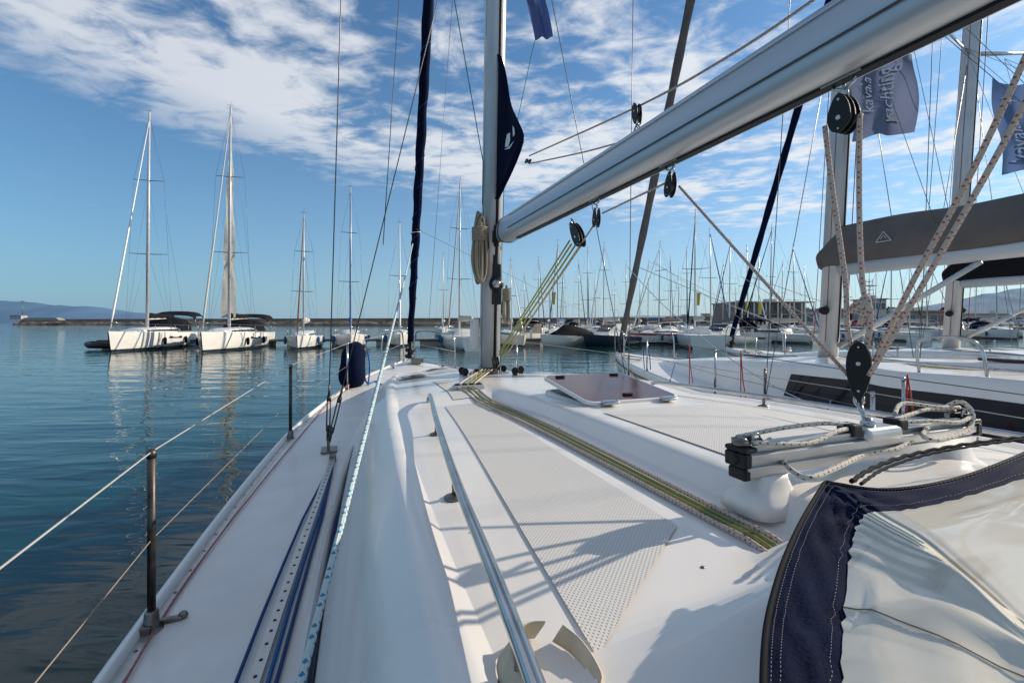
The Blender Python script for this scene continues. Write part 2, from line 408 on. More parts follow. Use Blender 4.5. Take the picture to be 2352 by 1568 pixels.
# handrails
for sd in (-1,1):
    pix=[(988,898),(1003,960),(1045,1085),(1120,1265),(1195,1450),(1262,1620)]
    pts=[L(x,y,z=1.775) for x,y in pix]
    pts=[Vector((sd*abs(p.x),p.y,zr(p.y,p.x)+.052)) for p in pts]
    a=pts[0]+Vector((0,.06,0));a.z=zr(a.y,a.x)
    rail=part('handrail',MB().tube(curve([a]+pts+[pts[-1]+Vector((sd*.02,-.25,0))],6),.0115,12),steel,own)
    for i in (1,2,4):
        p=pts[i];zb=zr(p.y,p.x)
        part('rail_bracket',MB().tube([(p.x,p.y,zb-.005),(p.x,p.y,p.z)],.008,8).lathe((p.x,p.y,zb),(0,0,1),[(.028,0),(.028,.004),(.012,.01)],14),dsteel,rail)
def along(side,s0,s1,n,off,z,fn=gw):
    return [Vector((side*(fn(s0+(s1-s0)*i/n)+off),s0+(s1-s0)*i/n,zd(s0+(s1-s0)*i/n)+z)) for i in range(n+1)]
for sd in (-1,1):
    mb=MB();rg=[]
    for i in range(61):
        s=-6.3+11.4*i/60;g=gw(s);z=zd(s)
        rg.append([Vector((sd*(g+o),s,z+h)) for o,h in ((.016,-.03),(.016,.012),(.002,.03),(-.006,.03),(-.012,.006),(-.05,.006),(-.05,-.002))])
    tr_=part('toe_rail',mb.loft(rg,closed=False,caps=False,smooth=False),alu,own)
    scw=MB();s=-4.2
    while s<4: scw.lathe((sd*(gw(s)-.032),s,zd(s)+.006),(0,0,1),[(.006,0),(.005,.002)],8);s+=.15
    part('screw_heads',scw,dsteel,tr_)['kind']='stuff'
for sd in (-1,1):
    SP=[-4.2,-2.0,.23,2.35]
    tops=[];mids=[]
    for s in SP:
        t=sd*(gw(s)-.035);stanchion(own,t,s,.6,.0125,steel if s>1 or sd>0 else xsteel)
        tops.append(Vector((t,s,zd(s)+.59)));mids.append(Vector((t,s,zd(s)+.30)))
    pp=Vector((sd*.62,3.95,zd(3.95)+.58));pm=Vector((sd*.66,3.95,zd(3.95)+.3))
    part('lifeline',MB().tube(tops+[pp],.0026,6),mat('white_lifeline',(.42,.40,.37),.5),own)
    part('lifeline',MB().tube(mids+[pm],.0017,6),mat('tan_lifeline',(.30,.23,.17),.6),own)
pb=MB()
for sd in (-1,1):
    pb.tube(curve([(sd*.62,3.95,zd(3.95)),(sd*.60,4.0,zd(4)+.55),(sd*.5,4.3,zd(4)+.60),(sd*.22,5.0,zd(5)+.60),(sd*.12,5.25,zd(5)+.5),(sd*.1,5.2,zd(5.2))],6),.0125,8)
    pb.tube([(sd*.61,3.97,zd(4)+.3),(sd*.2,5.1,zd(5)+.32)],.01,8)
part('pulpit',pb,steel,own)
part('windlass',MB().box((0,4.35,zd(4.35)+.10),(.16,.22,.10)).lathe((.08,4.35,zd(4.35)+.1),(1,0,0),[(.05,0),(.03,.02),(.05,.05)],14),dsteel,own,bevel=.01)
for sd in (-1,1): part('mooring_cleat',MB().box((sd*.42,4.05,zd(4.05)+.045),(.03,.20,.02)).box((sd*.42,4.05,zd(4.05)+.03),(.025,.06,.04)),dsteel,own,bevel=.006)
# mast
mb=MB();mb.loft([mastring((0,msc(z),z),.165,.23) for z in (1.67,4,8,12,16.2)])
mast=part('mast',mb,mastm,own)
part('luff_slot',MB().tube([(0.01,msc(z)-.113,z) for z in (1.75,5,10,16)],.014,6),blk,mast)
part('mast_seam',MB().tube([(-.083,msc(z)-.02,z) for z in (1.75,5,10,16)],.003,6),alu,mast)
part('mast_collar',MB().loft([mastring((0,0,1.69),.34,.42),mastring((0,0,1.705),.33,.41),mastring((0,0,1.712),.2,.27),mastring((0,0,1.76),.185,.25)]),dsteel,mast)
for z,w in ((6.7,1.15),(11.2,.85)):
    for sd in (-1,1):
        part('spreader',MB().tube([(0,msc(z),z),(sd*w,msc(z)-.25,z+.08)],.045,8,r2=.025,squash=.4),alu,mast)
for sd in (-1,1):
    ch=Vector((sd*1.30,-.25,zd(-.25,1.3)))
    part('chainplate',MB().box(ch+Vector((0,0,.008)),(.11,.15,.016)).box(ch+Vector((-.01,.035,.045)),(.012,.04,.08)).box(ch+Vector((.0,-.035,.045)),(.012,.04,.08)),dsteel,own,bevel=.004)
    def shroud(a,b,k=.004):
        a=Vector(a);b=Vector(b);d=(b-a).normalized()
        o=part('shroud',MB().tube([a+d*.42,b],k,6),wire,own)
        t=MB().tube([a,a+d*.10],.011,8).tube([a+d*.30,a+d*.42],[.010,.006],8)
        for q in (-1,1): t.tube([a+d*.08+Vector((q*.011,0,0)),a+d*.32+Vector((q*.011,0,0))],.005,6)
        t.tube([a+d*.07,a+d*.11],.016,8).tube([a+d*.29,a+d*.33],.016,8)
        part('turnbuckle',t,xsteel,o)
    shroud(ch+Vector((-.01,.035,.07)),(sd*1.15,msc(6.7)-.25,6.78));
    shroud(ch+Vector((0,-.035,.07)),(sd*.06,msc(6.6)-.05,6.6))
    part('shroud',MB().tube([(sd*1.15,msc(6.7)-.25,6.78),(sd*.85,msc(11.2)-.25,11.28),(0,msc(16),16)],.004,6),wire,own)
part('backstay',MB().tube([(0,-6.5,1.1),(0,msc(16)-.1,16.1)],.004,6),wire,own)
# boom
bs0,bs1=-.40,-5.2;bz=2.873;BH=.100
rg=[]
for i,(s,k) in enumerate([(bs0,.78),(bs0-.015,.9),(bs0-.06,1)]+[(bs0-.06+(bs1-bs0)*j/12,1) for j in range(1,13)]):
    row=[]
    for q in range(32):
        a=2*PI*q/32;ca,sa=math.cos(a),math.sin(a)
        row.append(Vector((.080*math.copysign(abs(ca)**.7,ca)*k*(1-.12*sa),s,bz+BH*math.copysign(abs(sa)**.8,sa)*k)))
    rg.append(row)
boom=part('boom',MB().loft(rg),boomm,own)
part('boom_groove',MB().box((0,(bs0+bs1)/2-.1,bz-BH),(.028,abs(bs1-bs0)-.4,.016)),blk,boom)
part('boom_end_band',MB().loft([[Vector((p.x*1.012,p.y,bz+(p.z-bz)*1.012)) for p in rg[2]],[Vector((p.x*1.012,p.y-.03,bz+(p.z-bz)*1.012)) for p in rg[2]]]),rub,boom)
part('boom_seam',MB().box((-.0845,(bs0+bs1)/2-.1,bz-.035),(.004,abs(bs1-bs0)-.4,.004)),rub,boom)
part('boom_seam',MB().box((-.0725,(bs0+bs1)/2-.1,bz+.055),(.004,abs(bs1-bs0)-.4,.004)),alu,boom)
gn=MB().box((0,-.25,bz-.005),(.06,.28,.10)).lathe((0,-.20,bz-.09),(0,0,1),[(.022,0),(.022,.18)],12).box((0,-.14,bz),(.12,.04,.22)).box((0,-.36,bz),(.10,.06,.15))
part('gooseneck',gn,blk,boom,bevel=.006)
wp=L(1140,652,d=3.80);wa=Vector((-.31,-.95,0))
o=part('mast_winch',MB().lathe(wp-wa*.05,wa,[(.0,0),(.055,0),(.062,.02),(.062,.04),(.045,.06),(.045,.075)],24).box(wp-wa*.05,(.07,.05,.34)),blk,mast,bevel=.003)
part('winch_cap',MB().lathe(wp+wa*.022,wa,[(.034,0),(.034,.008),(.02,.014),(.012,.014),(.012,.022),(.0,.022)],20),steel,o)
part('mast_cleat',MB().box(L(1138,600,d=3.84),(.04,.03,.10)),blk,mast,bevel=.008)
part('steaming_box',MB().box((-.12,.05,2.05),(.06,.10,.26)),white,mast,bevel=.01)
for a,b in ((-.25,-.12),(.25,-.12),(-.2,-.3),(.12,-.32),(.2,.2),(-.22,.12)):
    z=zr(b,a);part('turning_block',MB().lathe((a,b-.012,z+.035),(.2,1,0),[(.0,0),(.028,0),(.030,.008),(.030,.018),(.028,.026),(0,.026)],16).box((a,b,z+.012),(.03,.05,.024)),blk,mast,bevel=.003)
z=zr(-1.15,-.46)
og=part('deck_organiser',MB().box((-.465,-1.05,z+.016),(.20,.07,.026)),alu,own,bevel=.008)
for k in range(4): part('sheave',MB().lathe((-.535+.046*k,-1.05,z+.026),(0,0,1),[(.02,0),(.02,.010),(.006,.012)],14),blk,og)
# jib track
tp=[Vector((-1.27,-.52)),Vector((-1.43,-2.35)),Vector((-1.50,-3.4)),Vector((-1.50,-4.3))]
for sd in (-1,1):
    ctr=curve([(p.x*-sd,p.y,0) for p in tp],12)
    rg=[];hb=MB()
    for i,p in enumerate(ctr):
        q=Vector((p.x,p.y,zd(p.y,p.x)))
        rg.append([q+Vector((x,0,h)) for x,h in ((-.018,0),(-.018,.008),(-.010,.010),(-.010,.016),(-.017,.018),(-.017,.024),(.017,.024),(.017,.018),(.010,.016),(.010,.010),(.018,.008),(.018,0))])
    tr=part('jib_track',MB().loft(rg,smooth=False),alu,own)
    for i in range(len(ctr)-1):
        a,b=ctr[i],ctr[i+1];n=max(1,int((b-a).length/.05))
        for k in range(n):
            p=a.lerp(b,(k+.5)/n);hb.lathe((p.x,p.y,zd(p.y,p.x)+.0235),(0,0,1),[(.0055,0),(.0055,.0015)],10)
    part('track_hole',hb,blk,tr)['kind']='stuff'
    p=ctr[0];part('track_end',MB().box((p.x,p.y+.03,zd(p.y,p.x)+.02),(.045,.06,.045)),dsteel,tr,bevel=.006)
# traveller
tz=1.862;ty=-3.08;TL=.395
tv=MB().box((.0,ty,tz-.028),(TL*2+.03,.046,.022)).box((0,ty,tz-.013),(TL*2+.03,.034,.010)).box((0,ty,tz+.000),(TL*2+.03,.048,.018)).box((0,ty,tz+.015),(TL*2+.03,.018,.012)).box((0,ty,tz+.024),(TL*2+.03,.030,.007))
trv=part('traveller_track',tv,alu,own,bevel=.0015)
for sd in (-1,1):
    e=part('track_end_cap',MB().box((sd*(TL+.018),ty,tz-.002),(.022,.056,.032)).box((sd*(TL+.014),ty,tz-.032),(.020,.046,.026)).box((sd*(TL+.010),ty,tz+.020),(.038,.056,.012)).lathe((sd*(TL+.02),ty,tz-.0),(sd,0,0),[(.014,0),(.014,.012),(.009,.014)],14),blk,trv,bevel=.005)
    part('end_sheave',MB().lathe((sd*(TL+.008),ty,tz+.026),(0,0,1),[(.019,0),(.020,.004),(.020,.008),(.011,.011),(.009,.016)],20).box((sd*(TL-.012),ty+.02,tz+.032),(.045,.014,.012)),dsteel,e,bevel=.002)
    part('cleat_jaw',MB().box((sd*(TL-.018),ty-.012,tz+.034),(.03,.010,.014)),blk,e,bevel=.002)
    part('cleat_jaw',MB().box((sd*(TL-.018),ty+.008,tz+.034),(.03,.010,.014)),blk,e,bevel=.002)
    part('becket',MB().tube([(sd*(TL-.02)+.012*math.cos(a*PI/8),ty-.012,tz+.034+.018*math.sin(a*PI/8)) for a in range(9)],.0022,8),steel,e)
for x in (-.335,.335):
    z0_=zr(ty,x)-.012;z1_=tz-.039
    part('track_riser',MB().loft([[Vector((x+.042*k*math.copysign(abs(math.cos(a))**.5,math.cos(a)),ty+.034*k*math.copysign(abs(math.sin(a))**.5,math.sin(a)),z)) for a in [2*PI*q/20+.01 for q in range(20)]] for z,k in ((z0_-.02,2.0),(z0_+.15*(z1_-z0_),1.7),(z0_+.4*(z1_-z0_),1.2),(z0_+.8*(z1_-z0_),1.0),(z1_,.93))]),gel,trv)
car=part('traveller_car',MB().box((.02,ty,tz+.018),(.13,.064,.034)),alu,trv,bevel=.012)
for x in (-.065,.105): part('car_sheave',MB().box((x,ty,tz+.032),(.036,.042,.030)),blk,car,bevel=.006)
# ---------------------------------------------------------- running rigging
def rope(name,pts,r,m,label,cat='rope',group=None,smooth=True,n=8):
    mb=MB().tube(curve(pts,8) if smooth else pts,r,n)
    return solo(name,mb,m,label,cat,group,BM)
T0=lambda x,y:L(x,y,t=0)
def block(pos,ang,size,label,double=False,group='black pulley blocks of the foreground yacht',m=blk,wf=.46,yaw=0):
    mwt=BM@Matrix.Translation(pos)@Matrix.Rotation(yaw,4,'Z')@Matrix.Rotation(ang,4,'X')
    root=thing('pulley_block',label,'pulley block',mwt,group)
    h=size;w=size*wf
    poly=[]
    for k in range(28):
        a=2*PI*k/28;yy=math.cos(a);z_=math.sin(a)
        wk=w*.5*(1-.22*z_)
        poly.append(Vector((0,math.copysign(abs(yy)**1.15,yy)*wk,z_*h*.5)))
    for x in ((-.012,.012) if not double else (-.019,0,.019)):
        part('cheek',MB().prism([p+Vector((x,0,0)) for p in poly],(.005,0,0)),m,root,bevel=.0015)
    for x in ((0,) if not double else (-.0095,.0095)):
        part('sheave',MB().lathe((x-.007,0,-h*.12),(1,0,0),[(w*.42,0),(w*.42,.002),(w*.34,.005),(w*.34,.009),(w*.42,.012),(w*.42,.014)],24),rub,root)
    xo=.015 if not double else .022
    part('pin',MB().lathe((-xo-.002,0,-h*.12),(1,0,0),[(w*.08,0),(w*.11,.001),(w*.11,xo*2+.003),(w*.08,xo*2+.004)],14),steel,root)
    part('rivet',MB().lathe((-xo-.001,0,h*.34),(1,0,0),[(w*.05,0),(w*.07,.001),(w*.07,xo*2+.001),(w*.05,xo*2+.002)],10),steel,root)
    part('rivet',MB().lathe((-xo-.001,0,-h*.40),(1,0,0),[(w*.04,0),(w*.05,.001),(w*.05,xo*2+.001),(w*.04,xo*2+.002)],10),steel,root)
    part('shackle',MB().tube([(0,w*.18*math.cos(a),h*.50+w*.32*math.sin(a)) for a in [i*PI/8-PI*.15 for i in range(11)]],size*.024,8).tube([(0,0,h*.5+w*.3),(0,0,h*.5+w*.5)],size*.03,8),steel,root)
    return root
pA=T0(1938,262);block(pA,0,.10,'large black block under the boom holding two red flecked rope falls',True,wf=.56)
pB=T0(1540,424);block(pB,.2,.10,'black block hung under the middle of the boom where a diagonal rope turns',wf=.40)
pC=T0(1370,500);block(pC,.1,.10,'small black block under the boom just beside the yellow rope tackle block',wf=.38)
pD=T0(1326,538);block(pD,-.62,.18,'tilted black block at the upper end of the yellow rope tackle',True,wf=.36)
pE=T0(1973,850);block(pE,PI,.145,'long black block standing upside down on the traveller below the boom',True,wf=.34,yaw=.5)
pF=L(1463,262,t=-.02);block(pF,PI-.1,.095,'black block standing on top of the boom under the outhaul rope',wf=.40)
pG=L(1213,370,t=0);block(pG,PI/2,.06,'tiny block at the corner of the furled navy sail')
for p in (pA,pB,pC):
    top=bz-BH+.002
    part('boom_bail',MB().tube([(0,p.y+.03,top+.01),(0,p.y+.025,top-.02),(0,p.y,top-.03),(0,p.y-.025,top-.02),(0,p.y-.03,top+.01)],.004,8).box((0,p.y,top-.006),(.03,.10,.006)),steel,boom)
part('boom_bail',MB().tube([(-.02,pF.y+.03,bz+.09),(-.02,pF.y,bz+.13),(-.02,pF.y-.03,bz+.09)],.004,8),steel,boom)
part('block_swivel',MB().tube([pE+Vector((0,0,-.08)),Vector((0.0,ty,tz+.033))],.006,8).lathe((0,ty,tz+.034),(0,0,1),[(.016,0),(.016,.008),(.008,.022)],12),steel,trv)
mr=.0062
xx=Vector((.014,0,0))
rope('mainsheet_fall',[T0(1903,292)-xx,T0(1910,420),T0(1930,560),T0(1943,660),T0(1945,740),T0(1955,800)],mr,redrope,'red flecked rope fall dropping from the left side of the large boom block')
rope('mainsheet_fall',[T0(1968,262)+xx,T0(1974,300),T0(1974,500),T0(1982,660),T0(2000,720),T0(1990,800)],mr,redrope,'red flecked rope fall dropping from the right side of the large boom block')
rope('mainsheet',[T0(1560,428),T0(1948,862)],mr*.8,redrope,'diagonal red flecked rope from the middle boom block down to the traveller block',smooth=False)
rope('mainsheet',[T0(2000,830)+xx,T0(2100,640),T0(2230,400),T0(2352,140),T0(2440,-60)],mr*.95,redrope,'upper of two red flecked ropes rising to the right frame edge')
rope('mainsheet',[T0(2005,862)-xx,T0(2110,670),T0(2260,410),T0(2352,240),T0(2460,20)],mr*.95,redrope,'lower of two red flecked ropes rising to the right frame edge')
kn=MB();kc=T0(1974,704)
for i in range(2):
    kn.tube([kc+Vector((.009*math.cos(a)+.003*i,.020*math.sin(a),.009*(i-.5)+.006*math.sin(2*a+i))) for a in [2*PI*k/16 for k in range(17)]],mr*.95,8)
kn.tube(curve([kc+Vector((0,.016,0)),kc+Vector((.006,-.014,.022)),kc+Vector((-.006,-.022,-.012)),kc+Vector((0,.0,-.045))],6),mr*.95,8)
solo('rope_knot',kn,redrope,'knot tied in the red flecked falls above the traveller block','knot',None,BM)
rope('mainsheet',[T0(1530,420),T0(1384,490)],mr*.75,redrope,'short red flecked rope stretched under the boom between two small blocks',smooth=False)
rope('mainsheet',[T0(1362,520),T0(1135,855)],mr*.7,redrope,'red flecked rope running beside the yellow tackle to the mast foot',smooth=False)
rope('outhaul',[T0(1216,358),T0(1455,250),T0(1660,138),T0(1880,-8),T0(2100,-180)],mr*.75,redrope,'thin red flecked rope above the boom passing over the block')
rope('outhaul',[T0(1216,376),T0(1330,352),T0(1420,328),T0(1440,318)],mr*.7,redrope,'thin red flecked rope from the sail corner ending on the boom top')
for k,(a,b,lb) in enumerate((((1316,560),(1148,815),'leftmost strand of the yellow green tackle'),((1322,564),(1152,818),'middle strand of the yellow green tackle'),((1308,552),(1146,808),'steepest strand of the yellow green tackle'),((1330,566),(1156,822),'lowest strand of the yellow green tackle below the boom'))):
    p,q=T0(*a)+Vector((.005*(k-1.5),0,0)),T0(*b)+Vector((.005*(k-1.5),0,0));q.y=min(q.y,-.16)
    rope('vang_tackle',[p,q],.0052,yelrope,lb)
pV=Vector((0,-.19,1.80));block(pV,PI-.6,.14,'black tackle block lashed low at the foot of the mast',True)
names=['outermost red flecked line on the cabin top nearest the handrail','olive line on the cabin top lying between red flecked lines','thin olive line on the cabin top beside the raised centre','innermost red flecked line on the cabin top beside the raised centre']
mats4=[redrope,olive,olive,redrope]
for k in range(4):
    pts=[Vector((-.12+.03*k,-.2,zr(-.2,-.1)+.05)),Vector((-.515+.034*k,-1.0,zr(-1,-.46)+.026))]
    for s in (-1.14,-1.4,-1.8,-2.2,-2.6,-2.9,-3.0,-3.1,-3.17):
        u=(s+1.14)/-2.03;t=(-.515+.030*k)*(1-u)+(-.487+.018*k)*u
        pts.append(Vector((t+.0015*math.sin(s*4+k*2),s,zr(s,t)+.007)))
    pts.append(Vector((pts[-1].x,-3.24,1.73)))
    rope('halyard_line',pts,.0058 if k in(0,3) else .0046,mats4[k],names[k],'rope',n=8)
for k in range(3):
    rope('halyard_line',[Vector((-.17+.02*k,-.12,1.76)),Vector((-.33+.02*k,-.6,zr(-.6,-.3)+.02)),Vector((-.43+.03*k,-1.0,zr(-1,-.4)+.025))],.005,[redrope,yelrope,blkfl][k],['left','middle','right'][k]+' of three short lines leading aft from the mast foot','rope')
tl=lambda x,y,z:L(x,y,z=z)
def trl(pts,lb,r=.0052): rope('traveller_line',pts,r,blkfl,lb,'rope')
trl([(-TL+.0,ty+.02,tz+.038),(-.25,ty+.022,tz+.046),(-.13,ty+.015,tz+.048),(-.06,ty,tz+.042)],'upper black flecked line from the left track end to the car')
trl([(-TL+.0,ty-.02,tz+.036),(-.25,ty-.034,tz+.024),(-.14,ty-.02,tz+.038),(-.06,ty,tz+.034)],'lower black flecked line from the left track end to the car')
trl([(TL-.0,ty+.02,tz+.043),(.3,ty+.03,tz+.050),(.2,ty+.015,tz+.048),(.1,ty,tz+.042)],'upper black flecked line from the car to the right track end')
trl([(TL-.0,ty-.02,tz+.038),(.3,ty-.034,tz+.028),(.2,ty-.02,tz+.036),(.1,ty,tz+.034)],'lower black flecked line from the car to the right track end')
trl([(.12,ty+.01,tz+.053),(.2,ty+.035,tz+.072),(.3,ty+.01,tz+.060),(TL,ty+.01,tz+.053)],'topmost black flecked line piled beside the right track end')
trl([tl(1765,1005,1.890),tl(1785,1040,1.860),tl(1822,1082,1.838),tl(1862,1096,1.835),tl(1925,1072,1.838),tl(1990,1042,1.84),tl(2060,1030,1.845),tl(2110,1000,1.86),tl(2135,975,1.88),tl(2120,1000,1.87),tl(2160,1010,1.86),tl(2225,985,1.87),tl(2232,945,1.91),tl(2205,922,1.935),tl(2170,935,1.91)],'slack black flecked line looping below the traveller track',.0057)
ja=L(948,560,d=7.3);jb=L(690,1568,z=1.56);jd=jb-ja
rope('jib_sheet',[ja.lerp(jb,k/30)-Vector((0,0,.03*math.sin(k/30*PI))) for k in range(31)]+[jb+jd*.08],.0078,bluefl,'long white rope with teal flecks stretched from the navy headsail aft along the port side',smooth=False)
for k,(o,m,lb) in enumerate(((-.045,navyr,'thin dark blue line left of the deck track'),(.034,bluerope,'blue line close beside the right edge of the deck track'),(.052,navyr,'dark blue line between deck track and cabin window'))):
    ctr=curve([(p.x,p.y,0) for p in tp],6);pts=[Vector((p.x+o*(1 if i>2 else i/3)+.006*math.sin(i*.9+k),p.y,zd(p.y,p.x)+.012)) for i,p in enumerate(ctr)]
    rope('deck_line',pts,.006,m,lb,'rope',smooth=False)
pts=[L(280,1590,z=1.12),L(370,1430,z=1.135),L(460,1295,z=1.15),L(560,1165,z=1.165),L(660,1040,z=1.20),L(740,945,z=1.25)]
pts=[Vector((p.x,p.y,zd(p.y,p.x)+.01)) for p in pts]+[Vector((-1.18,2.2,zd(2.2)+.06)),Vector((-.7,3.6,zd(3.6)+.06)),Vector((-.1,4.9,zd(4.9)+.12))]
rope('furling_line',pts,.0038,redline,'thin red furling line lying along the port side deck','rope')
part('furling_fairlead',MB().box((gw(-2.0)*-1+.08,-1.975,zd(-2)+.012),(.07,.02,.016)).lathe((-gw(-2)+.115,-1.98,zd(-2)+.018),(0,1,0),[(.011,0),(.015,.004),(.015,.012),(.011,.016)],14),dsteel,own,bevel=.003)
# furled genoa
a=Vector((0,5.08,1.75));b=Vector((0,-.2,15.6));pts=[];rr=[]
for i in range(120):
    u=i/119;p=a.lerp(b,u)
    pts.append(p+Vector((.006*math.sin(i*1.3),.006*math.cos(i*1.1),0)));rr.append((.055+.022*math.sin(min(1,u*3)*PI/2))*(1+.06*math.sin(i*.9)+.04*random.random()))
gen=thing('furled_genoa','navy rolled headsail on the forestay at the bow of the foreground yacht','sail',BM)
part('rolled_sail',MB().tube(pts,rr,12),navy,gen)
part('sail_wrap_edge',MB().tube([a.lerp(b,.06+.5*i/200)+Vector((.075*math.cos(i*.55),.075*math.sin(i*.55),0)) for i in range(201)],.006,5),navyr,gen)
part('furler_drum',MB().lathe((0,5.11,1.48),(0,-.4,1),[(.02,0),(.10,.01),(.10,.03),(.05,.05),(.05,.12),(.10,.14),(.10,.16),(.03,.2),(.03,.32)],18),blk,gen)
part('sail_tie',MB().tube([a.lerp(b,.14)+Vector((.085*math.cos(q),.085*math.sin(q),.01*q)) for q in [2*PI*i/12 for i in range(13)]],.008,6),white,gen)
# furled mainsail clew
cl=thing('furled_mainsail','navy triangular corner of the furled mainsail coming out of the mast','sail',BM)
mb=MB();rg=[]
def swid(yy): return tab([(118,.02),(200,.20),(280,.40),(340,.58),(375,.64),(400,.50),(430,.22),(452,.0)],yy)
for i in range(29):
    yy=118+(452-118)*i/28;wk=swid(yy)
    zc=T0(1150,yy).z;s0=msc(zc)-.10;row=[]
    for j in range(11):
        v=j/10;row.append(Vector((.022*math.sin(v*7+i*.25)*v,s0-wk*v,zc)))
    rg.append(row)
mb.loft(rg,closed=False,caps=False);part('sail_cloth',mb,navy,cl)
em=MB()
def sq(x,y):
    p=T0(x,y);return Vector((-.03,p.y,p.z))
for poly in ([(1170,325),(1173,310),(1180,306),(1180,325),(1176,338),(1168,340)],[(1186,290),(1190,297),(1191,310),(1187,316)],[(1166,345),(1178,338),(1190,324),(1179,343)]):
    em.add([sq(x,z) for x,z in poly],[tuple(range(len(poly)))],smooth=False)
part('emblem',em,white,cl)
def coil(name,c,w,h,n,lab,m,r=.0065):
    mb=MB();c=Vector(c)
    for i in range(n):
        ox=random.uniform(-.014,.014);oy=random.uniform(-.04,.04);ww=w*(.15+.85*(i+1)/n);hh=h*random.uniform(.80,1.04)
        mb.tube([c+Vector((ox+.5*ww*math.sin(a)*(1+.25*math.cos(a)*-1),oy-.01*math.cos(a*2),(.5*hh*math.cos(a)-(h-hh)*.3)+.005*math.sin(5*a+i))) for a in [2*PI*k/28 for k in range(29)]],r,8)
    mb.tube([c+Vector((.5*w*.92*math.cos(a),.052*math.sin(a),.10*h+.0026*a)) for a in [2*PI*k/12 for k in range(86)]],r,8)
    return solo(name,mb,m,lab,'rope coil',None,BM)
coil('rope_coil',L(1102,570,d=3.80),.135,.58,20,'thick beige rope coil hanging on the port side of the mast',beige,.0088)
coil('rope_coil',L(1163,700,d=4.15),.07,.34,7,'thin beige rope coil hanging behind the mast above the water',beige)
def wireln(name,pts,r,m,lab,cat='rope'): return rope(name,pts,r,m,lab,cat,smooth=False,n=6)
wireln('signal_halyard',[L(1040,-20,d=3.7),L(1110,375,d=3.85),L(1108,470,d=3.85)],.004,greenr,'green cord running down to the port side of the mast','rope')
wireln('signal_halyard',[L(1270,-60,d=4.6),L(1222,120,d=4.5),L(1158,420,d=4.3),L(1152,600,d=4.2),L(1150,850,d=4.1)],.0035,greenr,'teal cord below the small blue flag right of the mast','rope')
wireln('halyard',[L(917,-10,d=4.2),L(880,562,d=3.6)],.0035,wire,'thin grey halyard tied to the port shroud','rope')
wireln('halyard',[L(1040,-10,d=6.5),L(985,740,d=7.5)],.003,wire,'thin grey halyard between headsail and mast','rope')
wireln('pole_line',[L(955,525,d=7),L(1400,745,d=9)],.003,beige,'thin line slanting behind the mast toward the right','rope')
wireln('mooring_line',[L(1500,600,d=10),L(1760,770,d=8)],.003,beige,'thin line slanting down toward the neighbouring yacht mast','rope')
wireln('mooring_line',[L(1490,600,d=10.5),L(2000,860,d=9)],.003,beige,'long thin line slanting down from the grey rolled headsail','rope')
def flag(name,c,ux,uz,w,h,m,lab,text=None,cat='flag',amp=.03,tm=None,star=None):
    root=thing(name,lab,cat);c=Vector(c);ux=Vector(ux).normalized();uz=Vector(uz).normalized();nn=ux.cross(uz)
    dr=lambda x,y:-.07*h*math.sin(x/w*2.8)*(1 if y>0 else -.5)
    def f(x,y,o=0): return c+ux*(x-.02*math.sin(y*5))+uz*(y+dr(x,y)*abs(y)*2/h)+nn*(amp*math.sin(x/w*8+y*2.5)*(.3+abs(x)/w)+.35*amp*math.sin(x/w*14-y*6)+o)
    part('flag_cloth',MB().loft([[f(w*j/60,-h/2+h*i/70) for j in range(61)] for i in range(71)],closed=False,caps=False),m,root)
    if text:
        for (tx,x0,y0,sz) in text:
            vs,fs=textmesh(tx,sz,.15)
            for o in (.016,-.016):
                part('lettering',MB().add([f(x0-v.y,y0+v.x,o) for v in vs],fs,smooth=False),tm,root)
    if star:
        x0,y0,rs=star
        for o in (.016,-.016):
            ps=[]
            for k in range(16):
                a=2*PI*k/16;r_=rs*(1 if k%4==0 else (.62 if k%2==0 else .24));ps.append(f(x0+r_*math.cos(a),y0+r_*math.sin(a),o))
            part('star_emblem',MB().add(ps,[tuple(range(16))],smooth=False),tm,root)
    return root
def translucent(name,col):
    m=mat(name,col,.85,0,.1,6);nt=m.node_tree;N=nt.nodes;K=nt.links;b=N['Principled BSDF'];tr=N.new('ShaderNodeBsdfTranslucent');tr.inputs[0].default_value=(*[min(1,c*1.5) for c in col],1)
    mx=N.new('ShaderNodeMixShader');mx.inputs[0].default_value=.45;K.new(b.outputs[0],mx.inputs[1]);K.new(tr.outputs[0],mx.inputs[2]);K.new(mx.outputs[0],N['Material Output'].inputs[0]);return m
flagm=translucent('flag_cloth_blue',(.115,.135,.21));flagt=mat('flag_lettering',(.62,.63,.68),.8)
flag('signal_flag',W(1213,20,4.3),(1,0,.1),(-.15,0,1),.17,.62,translucent('flag_blue',(.07,.10,.24)),'small blue flag hanging at the top edge just right of the mast',amp=.025)
flag('advertising_flag',W(1958,232,5.2),(1,-.1,.10),(.10,.1,1),.64,.98,flagm,'large grey blue flag with white lettering beside the neighbouring mast',[('kavala',.20,-.20,.19),('yachting',.45,-.34,.225)],tm=flagt,amp=.05)
flag('advertising_flag',W(2290,290,6.0),(1,-.1,.0),(-.03,.1,1),.62,1.32,translucent('flag_cloth_deep_blue',(.08,.13,.25)),'blue flag with white lettering and star cut by the right edge of the frame',[('kavala',.27,-.56,.25)],tm=flagt,amp=.045,star=(.20,.40,.13))
bg=thing('navy_fender','dark navy fender bag tied with blue cord on the port rail near the bow','fender',BM)
fc=L(812,842,d=6.1)
part('fender_body',MB().tube(curve([fc+Vector((.02,.16,.20)),fc+Vector((0,.14,.21)),fc+Vector((0,.02,.16)),fc+Vector((-.02,-.08,-.05)),fc+Vector((-.02,-.1,-.22)),fc+Vector((-.02,-.1,-.26))],3),[.03,.06,.09,.12,.145,.17,.19,.185,.19,.20,.205,.195,.17,.13,.09,.04],14,squash=.8),navy,bg)
